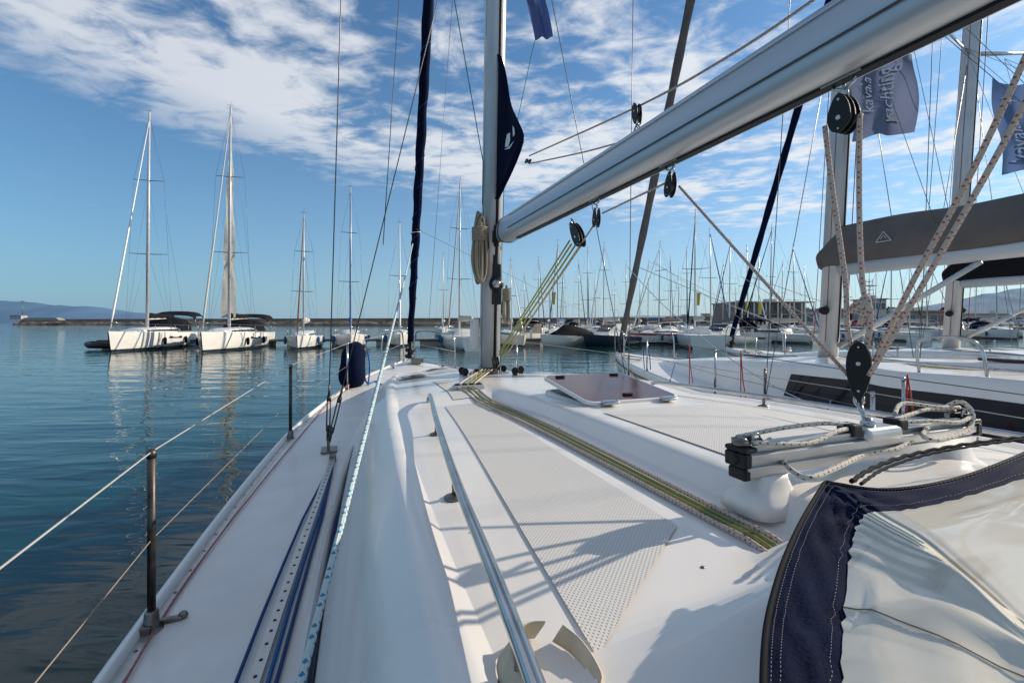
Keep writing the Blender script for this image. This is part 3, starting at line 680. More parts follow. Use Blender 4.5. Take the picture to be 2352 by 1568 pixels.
part('fender_strap',MB().tube(curve([fc+Vector((.02,.16,.2)),fc+Vector((.1,.0,.1)),fc+Vector((.16,-.1,-.2)),fc+Vector((.3,.1,-.22)),fc+Vector((.35,-.2,-.24))],6),.012,6).tube(curve([fc+Vector((.18,-.1,.2)),fc+Vector((.2,-.14,0)),fc+Vector((.18,-.12,-.25))],6),.01,6),bluerope,bg)
wb=MB();cpx=[(1228,1430),(1190,1434),(1160,1448),(1143,1478),(1146,1515),(1170,1556),(1215,1590),(1275,1600),(1325,1580),(1360,1545),(1345,1508),(1310,1466),(1268,1438)]
pts=curve([L(x,y,z=1.735) for x,y in cpx],6);nw=len(pts)
wb.loft([[Vector((p.x+k*.10*(-.82-p.x),p.y+k*.06*(-3.42-p.y),zr(p.y,p.x)+.002+.027*k*(.75+.35*math.sin(i/nw*2*PI+.8)))) for k in (0,.25,.5,.75,1)] for i,p in enumerate(pts)],closed=False,caps=False)
o=solo('webbing_strap',wb,mat('webbing',(.60,.51,.37),.85,0,.15,30,.3,500,spec=.2),'cream webbing strap looped on the cabin top under the handrail','strap',None,BM)
sm=o.modifiers.new('Solid','SOLIDIFY');sm.thickness=.0014
# ---------------------------------------------------------- sprayhood
A=[(1752,1680),(1755,1500),(1768,1400),(1800,1290),(1840,1200),(1882,1128),(1897,1109),(1920,1112),(2040,1126),(2200,1100),(2352,1042),(2480,978)]
AZ=[1.83,1.835,1.84,1.85,1.860,1.870,1.875,1.876,1.880,1.884,1.89,1.89]
Bp=[(1932,1680),(1934,1500),(1940,1400),(1952,1280),(1964,1225),(1980,1192),(1996,1180),(2020,1177),(2100,1170),(2220,1142),(2352,1100),(2480,1055)]
A3_=curve([L(x,y,z=z) for (x,y),z in zip(A,AZ)],6);B3_=curve([L(x,y,z=z+.003) for (x,y),z in zip(Bp,AZ)],6)
B3_=[p+Vector((.0022*math.sin(i*1.9)+.0015*math.sin(i*4.3),.0018*math.sin(i*2.7),0)) for i,p in enumerate(B3_)]
cen=L(2700,1700,z=1.88)
hood=thing('sprayhood','folded navy sprayhood with a stained clear vinyl window at the lower right','sprayhood',BM)
def puck(i,j): return (.0042*math.sin(i*1.1+j*.5)*math.sin(j*.8)+.003*mnoise.noise(Vector((i*.5,j*.7,0))))*math.sin(j/12*PI)
part('canvas_border',MB().loft([[a.lerp(b,j/12)+Vector((0,0,.002*math.sin(j/12*PI)+puck(i,j))) for j in range(13)] for i,(a,b) in enumerate(zip(A3_,B3_))],closed=False,caps=False),navy,hood)
part('hem_piping',MB().tube([a+Vector((0,0,.001)) for a in A3_],.0032,8),blkc,hood)
rows=[]
for i,b in enumerate(B3_):
    rows.append([b.lerp(cen,j/30)+Vector((0,0,.0015+.008*math.sin(min(1,j/30*1.6)*PI)+.0014*math.sin(j*.45+i*.10)*math.sin(j*.2)+(.005*math.exp(-((i-12-j*.3)/2.2)**2) if j>3 else 0)+(.016*math.exp(-((i-26)/7)**2-((j-15)/4.5)**2)))) for j in range(31)])
part('vinyl_window',MB().loft(rows,closed=False,caps=False),vin,hood)
st=MB()
for off in (.10,.22,.86):
    P=[a.lerp(b,off)+Vector((0,0,.0044)) for a,b in zip(A3_,B3_)]
    for i in range(len(P)-1):
        for k in range(3):
            q0=P[i].lerp(P[i+1],k/3+.05);q1=P[i].lerp(P[i+1],k/3+.22);st.tube([q0,q1],.00025,4)
part('stitching',st,stitch,hood)['kind']='stuff'
part('vinyl_seam',MB().tube([rows[12][2*j]+Vector((0,0,.001)) for j in range(14)],.0007,6),mat('seam_thread',(.2,.17,.13),.7),hood)
zp=[L(x,y,z=z) for x,y,z in ((1955,1106,1.860),(2010,1072,1.862),(2100,1042,1.866),(2220,1020,1.872),(2352,1004,1.876),(2500,995,1.876))]
zpc=curve(zp,10)
part('zip_tape',MB().tube([p+Vector((0,0,.002*math.sin(i*2.2))) for i,p in enumerate(zpc)],.004,6),blkc,hood)
part('zip_tape',MB().tube([p+Vector((.004,-.014,.001*math.sin(i*2.9))) for i,p in enumerate(zpc)],.003,6),blkc,hood)
# ============================================================ NEIGHBOUR YACHTS
def neighbour(k,a,label,cover,coverm,furlm,vang=True,name=None,rot=0):
    mw=Matrix.Translation((MX+RX*k+UX*a,MY+RY*k+UY*a,0))@Matrix.Rotation(TH+math.radians(rot),4,'Z')
    r=thing('sailing_yacht',label,'sailing yacht',mw,None)
    rf=common(r)
    for sd in (-1,1):
        part('cabin_window',winpatch(sd,-4.1,-.35,.02,.92,40,14,0),dglass,rf)
    part('rubbing_strake',MB().tube(along(-1,-6.2,5.0,50,.022,-.10),.018,6),teak,r);part('rubbing_strake',MB().tube(along(1,-6.2,5.0,50,.022,-.10),.018,6),teak,r)
    for sd in (-1,1): part('toe_rail',MB().tube(along(sd,-6.2,5.0,50,-.01,.03),.014,6),alu,r)
    m_=part('mast',MB().loft([mastring((0,msc(z),z),.17,.24) for z in (1.67,5,10,16.2)]),mastm,r)
    part('luff_slot',MB().tube([(-.087,msc(z)-.02,z) for z in (1.9,16)],.004,4),redc,m_)
    part('luff_slot',MB().tube([(0,msc(z)-.12,z) for z in (1.9,16)],.012,4),blk,m_)
    part('mast_winch',MB().lathe((-.08,-.03,2.3),(-1,-.3,0),[(.05,0),(.055,.02),(.045,.08)],14),blk,m_)
    for z,w in ((6.7,1.15),(11.2,.85)):
        for sd in (-1,1): part('spreader',MB().tube([(0,msc(z),z),(sd*w,msc(z)-.25,z+.08)],.045,8,r2=.025,squash=.4),alu,m_)
    bb=part('boom',MB().tube([(0,-.18,2.82),(0,-5.0,2.85)],.085,14,squash=.9),mat('white_boom',(.58,.59,.60),.4,.1),r)
    if cover:
        rg=[]
        for i in range(40):
            u=i/39;s=.06-5.1*u;h=.54*(1-.30*u)*(sst(0,.05,u)*.5+.5);zb=2.84
            row=[]
            for q in range(20):
                an=2*PI*q/20;ca_,sa_=math.cos(an),math.sin(an)
                wd=.14*(1-.38*max(0,sa_))*(1+.06*math.sin(u*40+q))
                row.append(Vector((wd*ca_,s,zb+h*.5+h*.5*sa_+.012*math.sin(u*23+q*.8))))
            rg.append(row)
        cv=part('sail_cover',MB().loft(rg),coverm,bb)
        if cover==2:
            e=MB();p0=Vector((-.168,-.78,3.06));tri=[(-.08,0),(.08,0),(0,.11)]
            for i in range(3):
                q0=tri[i];q1=tri[(i+1)%3];e.tube([p0+Vector((0,-q0[0],q0[1])),p0+Vector((0,-q1[0],q1[1]))],.0040,4)
            e.tube([p0+Vector((0,-.03,.03)),p0+Vector((0,0,.07)),p0+Vector((0,.03,.03))],.0040,4)
            part('emblem',e,flagt,cv)
    if vang: part('vang',MB().tube([(0,-.15,1.85),(0,-1.55,2.74)],.028,10).tube([(0,-.15,1.85),(0,-.8,2.26)],.036,10),alu,r)
    for sd in (-1,1):
        for j,s in enumerate((-1.3,-2.6,-3.9)):
            part('lazy_jack',MB().tube([(sd*.10,s,2.95),(sd*.5,msc(6.6)-.2,6.6)],.003,4),wire,r)
        for s in (-4.2,-2.0,.2,2.3): stanchion(r,sd*(gw(s)-.035),s)
        part('lifeline',MB().tube([Vector((sd*(gw(s)-.035),s,zd(s)+.59)) for s in (-4.2,-2,.2,2.3)]+[Vector((sd*.6,4,zd(4)+.58))],.004,6),wire,r)
        part('lifeline',MB().tube([Vector((sd*(gw(s)-.035),s,zd(s)+.3)) for s in (-4.2,-2,.2,2.3)]+[Vector((sd*.6,4,zd(4)+.3))],.003,6),wire,r)
        part('handrail',MB().tube(curve([Vector((sd*.75,-.9,zr(-.9,.75)))]+[Vector((sd*(.75+.08*i),-1-.8*i,zr(-1-.8*i,.75+.08*i)+.06)) for i in range(4)],5),.0125,8),steel,r)
        ch=Vector((sd*1.3,-.25,zd(-.25,1.3)))
        part('shroud',MB().tube([ch,(sd*1.15,msc(6.7)-.25,6.78),(sd*.85,msc(11.2)-.25,11.28),(0,msc(16),16)],.0045,6),wire,r)
        part('shroud',MB().tube([ch,(sd*.06,msc(6.6),6.6)],.0045,6),wire,r)
        part('turnbuckle',MB().tube([ch+Vector((0,.0,.05)),ch+Vector((-sd*.005,0,.4))],.014,6),dsteel,r)
        for k2 in range(3):
            t=sd*(.42+.04*k2);part('halyard_line',MB().tube([(t*.3,-.25,zr(-.25,t)+.04)]+[(t,s,zr(s,t)+.008) for s in (-.9,-1.5,-2.2,-3.0)],.006,6),[redrope,bluefl,yelrope][k2],rf)
        part('jib_sheet',MB().tube(curve([(sd*.15,4.6,3.4),(sd*.9,1.8,2.2),(sd*1.35,-.9,1.30),(sd*1.45,-3.5,1.25)],6),.007,6),bluefl,r)
    part('mooring_line',MB().tube(curve([(-.5,4.2,zd(4)+.04),(-.62,3.9,zd(4)+.05),(-.45,3.6,zd(3.6)+.06),(-.3,3.9,zd(4)+.07),(-.55,4.1,zd(4)+.08),(-.75,3.7,zd(3.7)+.04),(-1.6,1.5,.9)],8),.011,6),beige,r)
    for y in (1.2,-1.4):
        part('fender',MB().lathe((-gw(y)-.14,y,.45),(0,0,1),[(.02,0),(.10,.08),(.115,.3),(.10,.52),(.02,.60)],12),navy,r)
        part('fender_line',MB().tube([(-gw(y)-.14,y,1.04),(-gw(y)+.03,y,zd(y)+.3)],.006,5),bluerope,r)
    pbn=MB()
    for sd in (-1,1): pbn.tube(curve([(sd*.62,3.95,zd(3.95)),(sd*.60,4.0,zd(4)+.55),(sd*.5,4.3,zd(4)+.60),(sd*.22,5.0,zd(5)+.60),(sd*.1,5.2,zd(5.2))],6),.0125,8)
    part('pulpit',pbn,steel,r)
    for y in (-1.9,.9): part('deck_hatch',MB().box((0,y,zr(y,0)+.015),(.5,.5,.03)),smoked,rf,bevel=.01)
    part('furled_genoa',MB().tube([Vector((0,5.08,1.75)).lerp(Vector((0,-.2,15.6)),i/60) for i in range(61)],[.06+.02*math.sin(min(1,i/18)*PI/2)+.007*math.sin(i*1.4) for i in range(61)],10),furlm,r)
    part('furler_drum',MB().lathe((0,5.11,1.45),(0,-.4,1),[(.02,0),(.10,.01),(.05,.05),(.05,.12),(.10,.14),(.03,.2),(.03,.32)],14),blk,r)
    part('halyard',MB().tube([(.03,-.22,2.0),(.04,msc(16)-.15,16)],.005,5),orangeR,m_)
    part('halyard',MB().tube([(-.12,.1,1.9),(-.1,msc(16),15.8)],.004,5),orangeR,m_)
    part('topping_lift',MB().tube([(0,-4.9,2.95),(0,msc(16)-.15,16)],.004,5),wire,m_)
    if name:
        vs,fs=textmesh(name,.17)
        part('name_lettering',MB().add([Vector((-(gw(4.5-v.x)+.016+.03*(.3-v.y)),4.5-v.x,zd(4.5-v.x)-.32+v.y)) for v in vs],fs,smooth=False),mat('grey_lettering',(.15,.16,.2),.6),r)
    return r
n1=neighbour(4.7,.3,'white sailing yacht moored alongside to starboard with a taupe sail cover and grey rolled headsail',2,taupe,taupe,name='AVALIS',rot=-3)
n2=neighbour(8.8,1.0,'white sailing yacht second to starboard with black sail cover and navy rolled headsail',1,blkc,navy,rot=-3)
part('companion_arch',MB().tube(curve([(-.95,-1.6,1.7),(-.95,-1.6,1.98),(-.9,-1.85,2.02),(-.9,-2.0,1.95),(-.9,-2.05,1.7)],6),.013,10),steel,n1)
for s,t in ((-.15,-1.55),(1.0,-1.35),(-2.0,-1.75)):
    part('red_lashing',MB().tube([(t,s,zd(s)+.62),(t+.03,s+.03,zd(s)+.3),(t,s,zd(s)+.02)],.006,6).tube([(t,s,zd(s)+.62),(t-.03,s-.06,zd(s)+.3),(t,s-.08,zd(s)+.05)],.006,6),orangeR,n1)
part('blue_lashing',MB().tube(curve([(-1.02,2.6,zd(2.6)+.02),(-1.04,2.6,zd(2.6)+.35),(-1.0,2.5,zd(2.6)+.36),(-1.0,2.45,zd(2.6)+.02)],6),.009,6),bluerope,n1)
# ============================================================ BACKGROUND YACHTS
def byacht(px,py,d,heading,length,label,hullm=None,cover=bluesail,furl=bgwhite,hood=None,sp=2,stripe=None,fore=True,sail=False,text=None,group=None,hoodbig=1):
    hullm=hullm or bgwhite
    x=(px-CX)/F*d;top=E+(HY-py)/F*d
    mw=Matrix.Translation((x,d,0))@Matrix.Rotation(heading,4,'Z')
    r=thing('moored_yacht',label,'sailing yacht',mw,group)
    Lh=length;bow=Lh*.42;st=-Lh*.58;B=Lh*.30/2*1.05;fb=.075*Lh+.25
    def hb(s):
        u=(s-st)/(bow-st);return B*tab([(0,.78),(.25,.97),(.45,1),(.7,.78),(.88,.38),(1,.02)],u)
    def sh(s):
        u=(s-st)/(bow-st);return fb*(1+.22*u*u)
    rg=[]
    for i in range(25):
        s=st+(bow-st)*i/24;g=hb(s);z=sh(s);k=sst(.5,1,i/24)
        row=[(g,z,0),(g*1.0,z*.72,.1),(g*.95,.35,.25),(g*.85,.0,.4),(g*.5,-.3,.5)]
        rg.append([Vector((-a,s-q*k,b)) for a,b,q in row]+[Vector((a,s-q*k,b)) for a,b,q in reversed(row)])
    mb=MB().loft(rg,closed=False,caps=False);mb.add(rg[0],[tuple(range(10))],smooth=False)
    part('hull',mb,hullm,r)
    q=[]
    for sd_ in (-1,1):
        q.append([[Vector((sd_*(hb(s)*.93+.03),s-.32*sst(.5,1,i/24),.04)),Vector((sd_*(hb(s)*.95+.03),s-.26*sst(.5,1,i/24),.20))] for i,s in enumerate([st+(bow-st)*i/24 for i in range(25)])])
    for qq in q: part('boot_stripe',MB().loft(qq,closed=False,caps=False),hullblue,r)
    part('deck',MB().loft([[Vector((hb(s)*.98*j/3,s,sh(s)-.03+.05*(1-abs(j)/3))) for j in (-3,-2,-1,0,1,2,3)] for s in [st+(bow-st)*i/24 for i in range(25)]],closed=False,caps=False),gelside,r)
    rg=[]
    for s,h,w in ((Lh*.24,.02,.25),(Lh*.18,.22,.36),(Lh*.05,.36,.5),(-Lh*.12,.45,.56),(-Lh*.22,.47,.56),(-Lh*.225,.0,.56)):
        z=sh(s);W_=w*hb(0)*1.15
        rg.append([Vector((-W_,s,z-.02)),Vector((-W_*.9,s,z+h*.75)),Vector((-W_*.6,s,z+h*.97)),Vector((0,s,z+h+.02)),Vector((W_*.6,s,z+h*.97)),Vector((W_*.9,s,z+h*.75)),Vector((W_,s,z-.02))])
    cr=part('coachroof',MB().loft(rg,closed=False,caps=False),gel,r)
    for sd in (-1,1):
        q=[]
        for s,h,w in ((Lh*.15,.25,.39),(Lh*.05,.36,.5),(-Lh*.12,.45,.56),(-Lh*.2,.46,.56)):
            z=sh(s);W_=w*hb(0)*1.15
            q.append([Vector((sd*(W_*.975+.012),s,z+h*.22)),Vector((sd*(W_*.925+.012),s,z+h*.6))])
        part('cabin_window',MB().loft(q,closed=False,caps=False),dglass,cr)
        if Lh>11.5:
            part('hull_window',MB().add([Vector((sd*(hb(s)*1.0+.012),s,z_)) for s,z_ in ((-1.2,fb*.66),(.6,fb*.68),(.6,fb*.82),(-1.2,fb*.80))],[(0,1,2,3)],smooth=False),dglass,r)
    if stripe is not None:
        q=[[Vector(((hb(s)+.012),s-.02,sh(s)*.80)),Vector(((hb(s)+.012),s,sh(s)*.97))] for s in [st+(bow-st)*i/24 for i in range(25)]]
        q2=[[Vector((-p.x,p.y,p.z)) for p in a_] for a_ in q]
        part('hull_stripe',MB().loft(q,closed=False,caps=False),stripe,r);part('hull_stripe',MB().loft(q2,closed=False,caps=False),stripe,r)
    zt=top;z0=sh(0)+.35;mrad=.0062*zt
    m_=part('mast',MB().tube([(0,0,z0-.3),(0,-.02*zt*.5,zt*.6),(0,-.02*zt,zt)],[mrad,mrad,mrad*.6],8),bgwhite if random.random()<.5 else mastm,r)
    part('masthead_gear',MB().tube([(0,-.02*zt,zt),(0,-.02*zt-.1,zt+.45)],.012,4).tube([(-.25,-.02*zt,zt+.12),(.25,-.02*zt,zt+.12)],.012,4),wire,m_)
    wires=MB();prev=[Vector((sd*hb(0)*.85,-.3,sh(0))) for sd in (-1,1)]
    for q in range(sp):
        zs=z0+(zt-z0)*(q+1)/(sp+1)*1.02;w=hb(0)*.72*(1-.22*q)
        for j,sd in enumerate((-1,1)):
            tip=Vector((sd*w,-.3,zs+.05));part('spreader',MB().tube([(0,-.01*zt,zs),tip],.035,6,r2=.02),wire,m_)
            wires.tube([prev[j],tip],.008,4);wires.tube([Vector((sd*hb(0)*.85,-.3,sh(0))),Vector((0,-.01*zt,zs))],.006,4);prev[j]=tip
    for j in (0,1): wires.tube([prev[j],Vector((0,-.02*zt,zt*.985))],.008,4)
    wires.tube([Vector((0,st+.1,fb)),Vector((0,-.02*zt,zt))],.008,4)
    part('standing_rigging',wires,wire,r)
    if fore:
        a_=Vector((0,bow-.25,sh(bow)+.1));b_=Vector((0,-.02*zt,zt*.97))
        part('furled_genoa',MB().tube([a_.lerp(b_,i/14) for i in range(15)],[.03]+[.075-.0035*i for i in range(14)],8),furl,r)
    bo=part('boom',MB().tube([(0,-.1,z0+.75),(0,-Lh*.36,z0+.85)],.07,8),bgwhite,r)
    if cover is not None:
        part('sail_cover',MB().loft([[Vector((.16*math.cos(a)*(1+.1*math.sin(i*2)),-.1-Lh*.35*i/8,z0+.98+(.26-.012*i)*math.sin(a)+.04*(i%2))) for a in [2*PI*k/10 for k in range(10)]] for i in range(9)]),cover,bo)
    if sail:
        rg=[]
        for i in range(25):
            u=i/24;zs=z0+.9+(zt*.88-z0-.9)*u;w=(.95*(1-u)**.75+.10)*(1+.06*math.sin(i*1.7))
            rg.append([Vector((.05*math.sin(j*1.5+i*.8)+.75*w*(4-j)/5,-.1-.02*zs-w*.35*j/5,zs-.08*(j%2))) for j in range(7)])
        part('hanging_mainsail',MB().loft(rg,closed=False,caps=False),mat('sail_cloth',(.52,.51,.47),.85,0,.2,1.5),m_)
    if hood is not None:
        rg=[]
        for s,h,w in ((-Lh*.20,.35,.9),(-Lh*.25,1.0,1),(-Lh*.32,1.12,1.02),(-Lh*.34,1.1,1.02)):
            z=sh(s)+.1;W_=w*hb(-Lh*.2)*.75;rg.append([Vector((W_*math.cos(a),s,z+h*hoodbig*math.sin(a)**.6)) for a in [PI*k/10 for k in range(11)]])
        part('sprayhood',MB().loft(rg,closed=False,caps=False),hood,r)
        rg=[]
        for s,h in ((-Lh*.38,1.35),(-Lh*.42,1.7),(-Lh*.5,1.72),(-Lh*.56,1.48)):
            rg.append([Vector((hb(-Lh*.4)*.85*math.cos(a),s,fb+h*hoodbig-.5+.5*math.sin(a)**.5)) for a in [PI*k/8 for k in range(9)]])
        part('bimini',MB().loft(rg,closed=False,caps=False),hood,r)
        for sd in (-1,1):
            part('bimini_frame',MB().tube([(sd*hb(-Lh*.4)*.8,-Lh*.40,fb+1.3),(sd*hb(-Lh*.4)*.8,-Lh*.47,fb),(sd*hb(-Lh*.4)*.8,-Lh*.54,fb+1.3)],.02,5),steel,r)
    pl=MB()
    for sd in (-1,1):
        pl.tube([(sd*.35,bow-1.1,sh(bow)),(sd*.33,bow-1.0,sh(bow)+.6),(0,bow-.1,sh(bow)+.62)],.02,5)
        ss=[st+.3+(bow-1.1-st-.3)*i/5 for i in range(6)]
        pl.tube([(sd*hb(s)*.96 if i<5 else sd*.35,s,sh(s)+.6) for i,s in enumerate(ss)],.010,4)
        for s in ss[:-1]: pl.tube([(sd*hb(s)*.96,s,sh(s)-.02),(sd*hb(s)*.96,s,sh(s)+.62)],.014,5)
    part('guard_rails',pl,steel,r)
    if Lh>8.5 and d<62:
        for q in (.1,-.12):
            s=Lh*q
            for sd in (-1,1): part('fender',MB().lathe((sd*(hb(s)+.12),s,.35),(0,0,1),[(.02,0),(.11,.08),(.12,.4),(.10,.55),(.02,.62)],8),navy if hood is blkc else bluesail,r)
    if text:
        vs,fs=textmesh(text,.5)
        for sd in (-1,1):
            part('name_lettering',MB().add([Vector((sd*(hb(1.5+sd*v.x)+.03),1.5+sd*v.x,fb*.84+v.y*.5)) for v in vs],fs,smooth=False),bgwhite,r)
    return r
H=lambda dx,dy:math.atan2(-dx,dy)
byacht(338,253,37.5,H(.27,-.96),13.2,'large white yacht farthest left with black sprayhood and tall bare mast',cover=blkc,furl=bgwhite,hood=blkc,hoodbig=1.15)
byacht(526,240,37,H(.24,-.97),13.0,'large white yacht with a loose pale mainsail hanging on its mast, second from left',cover=blkc,furl=cream,hood=blkc,sail=True)
byacht(697,490,38.5,H(.30,-.95),9.0,'small white yacht with brown rolled headsail right of the two tall yachts',cover=cream,furl=brownc)
byacht(805,428,41,H(.33,-.94),9.6,'white yacht with a bright blue sail cover behind the port shrouds',cover=bluesail,furl=bluesail)
byacht(918,512,43,H(.25,-.97),9.0,'small yacht seen behind the navy headsail at the foreground bow',cover=bluesail,furl=bgwhite,sp=1)
byacht(1055,418,40,H(-.35,.93),11.0,'cream hulled yacht just left of the foreground mast',cover=cream,furl=cream)
byacht(1018,583,72,H(.1,-.99),9.5,'distant small yacht between the headsail and the foreground mast',cover=cream,sp=1)
byacht(1175,600,42,H(.3,-.95),8.5,'small white yacht half hidden right behind the foreground mast foot',cover=cream,sp=1)
specs=[(1238,592,74,'tan cover, left of the motorboats',taupe),(1280,552,60,'blue cover, behind the black covered motorboat',bluesail),(1293,620,92,'white cover, far behind the black covered motorboat',cream),
(1367,622,90,'blue cover, far behind the dark hulled motorboat',bluesail),(1386,560,62,'cream cover, directly behind the dark hulled motorboat',cream),(1438,600,84,'tan cover, right of the dark hulled motorboat',taupe),
(1596,487,43,'tallest mast of the middle right row, yellow pennant beside it',cream),(1633,527,50,'white hull, just right of the tallest mast in the row',taupe),
(1558,620,96,'low mast, far behind the red banded yacht',bluesail),(1718,566,60,'blue cover, in front of the marina restaurant',bluesail),(1768,520,50,'cream cover, before the restaurant terrace',cream),
(1825,565,58,'blue cover, left of the neighbouring mast',bluesail),(2046,560,56,'cream cover, beside the control tower',cream),(2090,600,84,'blue cover, right of the control tower',bluesail),(2240,590,70,'tan cover, near the parked cars',taupe),(1470,640,100,'short mast, far off behind the grey rolled headsail',cream),(1690,640,100,'short mast, left of the restaurant',taupe),
(1330,600,80,'cream cover, between the two motorboats in view',cream),(1660,600,76,'tan cover, behind the white cabin motorboat',taupe),(1950,540,52,'cream cover, before the low marina building',cream),(1795,600,90,'cream cover, far off below the restaurant end',cream),(2290,560,60,'cream cover, in front of the silver car',cream),
(1262,640,104,'tiny far mast, left of the black covered motorboat',cream),(1412,645,108,'tiny far mast, just right of the dark motorboat',taupe),(1488,600,82,'blue cover, touching the grey rolled headsail in view',bluesail),(1540,590,78,'tan cover, right of the red banded yacht mast',taupe),(1742,590,86,'tan cover, between the two restaurant yachts',taupe),(1850,610,88,'blue cover, hard against the taupe sail cover',bluesail),(2010,620,92,'blue cover, left of the control tower',bluesail),(2130,580,66,'cream cover, left of the second neighbouring mast',cream),
(1350,570,72,'blue cover, mast just left of the dark motorboat',bluesail),(1578,570,70,'cream cover, mast just left of the tallest one',cream),(1675,555,54,'tan cover, nearest the navy rolled headsail',taupe),(1205,630,98,'tiny mast, nearest the foreground mast on its right',cream)]
for i,(px,py,d,desc,cv) in enumerate(specs):
    byacht(px,py,d,H(random.uniform(-.45,.45),-.95 if i%2 else .95),random.uniform(9,11.5),'moored yacht with '+desc,cover=cv,furl=random.choice([bgwhite,bluesail,cream,navy]),sp=random.choice([1,2]),hood=random.choice([None,navy,None]))
byacht(1513,557,46,H(-.85,-.5),9.5,'white yacht with a dark red hull band and white lettering behind the grey headsail',cover=taupe,stripe=redc,text='NELL',furl=bgwhite)
def motorboat(px,d,heading,Lh,hm,cm,label,covered):
    r=thing('motorboat',label,'motorboat',Matrix.Translation(((px-CX)/F*d,d,0))@Matrix.Rotation(heading,4,'Z'))
    def hb(u): return Lh*.17*tab([(0,.9),(.5,1),(.8,.7),(1,.03)],u)
    rg=[]
    for i in range(17):
        u=i/16;g=hb(u);z=.75+.35*u;s=-Lh/2+Lh*u
        rg.append([Vector((-g,s,z)),Vector((-g*.95,s-.1*u,z*.5)),Vector((-g*.7,s-.4*u,-.1)),Vector((g*.7,s-.4*u,-.1)),Vector((g*.95,s-.1*u,z*.5)),Vector((g,s,z))])
    mb=MB().loft(rg,closed=False,caps=False);mb.add(rg[0],[tuple(range(6))],smooth=False);part('hull',mb,hm,r)
    part('deck',MB().loft([[Vector((hb(i/16)*j*.97,-Lh/2+Lh*i/16,.72+.35*i/16)) for j in (-1,0,1)] for i in range(17)],closed=False,caps=False),gelside,r)
    if covered:
        part('tarpaulin',MB().loft([[Vector((hb(u)*.95*math.cos(a),-Lh/2+Lh*u,.78+h*math.sin(a)**.7)) for a in [PI*k/10 for k in range(11)]] for u,h in ((.02,.3),(.12,.75),(.3,1.0),(.5,1.2),(.6,.8),(.75,.4))],closed=False,caps=False),cm,r)
        part('outboard_motor',MB().box((0,-Lh/2-.3,.95),(.38,.5,.6),taper=.75).box((0,-Lh/2-.3,.35),(.16,.25,.7)),blk,r,bevel=.08)
    else:
        part('cabin',MB().loft([[Vector((-w,s,.8)),Vector((-w*.85,s,.8+h)),Vector((w*.85,s,.8+h)),Vector((w,s,.8))] for s,w,h in ((-Lh*.2,Lh*.13,1.2),(-Lh*.02,Lh*.13,1.2),(Lh*.14,Lh*.12,.5),(Lh*.24,Lh*.08,.3))],closed=False,caps=False,smooth=False),cm,r)
        part('windscreen',MB().loft([[Vector((-Lh*.105,Lh*.0+.03,1.95)),Vector((Lh*.105,.03,1.95))],[Vector((-Lh*.1,Lh*.14+.03,1.32)),Vector((Lh*.1,Lh*.14+.03,1.32))]],closed=False,caps=False,smooth=False),dglass,r)
        part('guard_rails',MB().tube([(-hb(.55),0,1.5),(-hb(.8),Lh*.3,1.65),(0,Lh*.5,1.7),(hb(.8),Lh*.3,1.65),(hb(.55),0,1.5)],.02,5),steel,r)
    return r
motorboat(1300,42,H(-.8,-.55),6,bgwhite,blkc,'small motorboat under a black tarpaulin with outboard, right of the foreground mast',True)
motorboat(1400,42,H(-.75,-.6),7,hullblue,bgwhite,'dark blue hulled motorboat with white cabin beside the pontoon',False)
motorboat(1215,50,H(-.5,-.8),7,bgwhite,taupe,'white motorboat with tan cabin just right of the foreground mast',False)
motorboat(1655,44,H(-.8,-.5),8,bgwhite,bgwhite,'white cabin motorboat right of the red banded yacht',False)
tb=MB();
for sd in (-1,1): tb.tube([(sd*.6,-1.5,.3),(sd*.6,.8,.3),(sd*.35,1.4,.38),(0,1.65,.42)],.22,10)
r=thing('inflatable_tender','black inflatable tender beside the farthest left yacht','dinghy',Matrix.Translation(((228-CX)/F*36,36.5,0))@Matrix.Rotation(1.3,4,'Z'))
part('tube',tb,blk,r);part('floor_board',MB().box((0,-.3,.2),(1.0,2.4,.08)),rub,r);part('outboard_motor',MB().box((0,-1.75,.75),(.3,.4,.45),taper=.8).box((0,-1.75,.3),(.12,.2,.6)),blkc,r,bevel=.06)
def pontoon(x0,y0,x1,y1,w,label):
    a=Vector((x0,y0,0));b=Vector((x1,y1,0));d=(b-a);ln=d.length;an=math.atan2(d.y,d.x)
    r=thing('pontoon',label,'pontoon',Matrix.Translation((a+b)/2)@Matrix.Rotation(an,4,'Z'))
    part('walkway',MB().box((0,0,.48),(ln,w,.16)),dockm,r)
    k=-ln/2+1.5
    while k<ln/2-1: part('float',MB().box((k,0,.15),(2.2,w*.9,.5)),concrete,r);k+=4
    k=-ln/2+2
    while k<ln/2:
        part('service_post',MB().box((k,w*.3,.95),(.2,.2,.8)).box((k,w*.3,1.38),(.26,.26,.08)),white,r);k+=8
pontoon(-37,41.5,0,44,2.2,'long brown pontoon behind the left row of yachts')
pontoon(0,44.5,26,48,2.2,'brown pontoon behind the motorboats right of the mast')
pontoon(4,80,45,84,2.2,'distant pontoon before the marina quay')
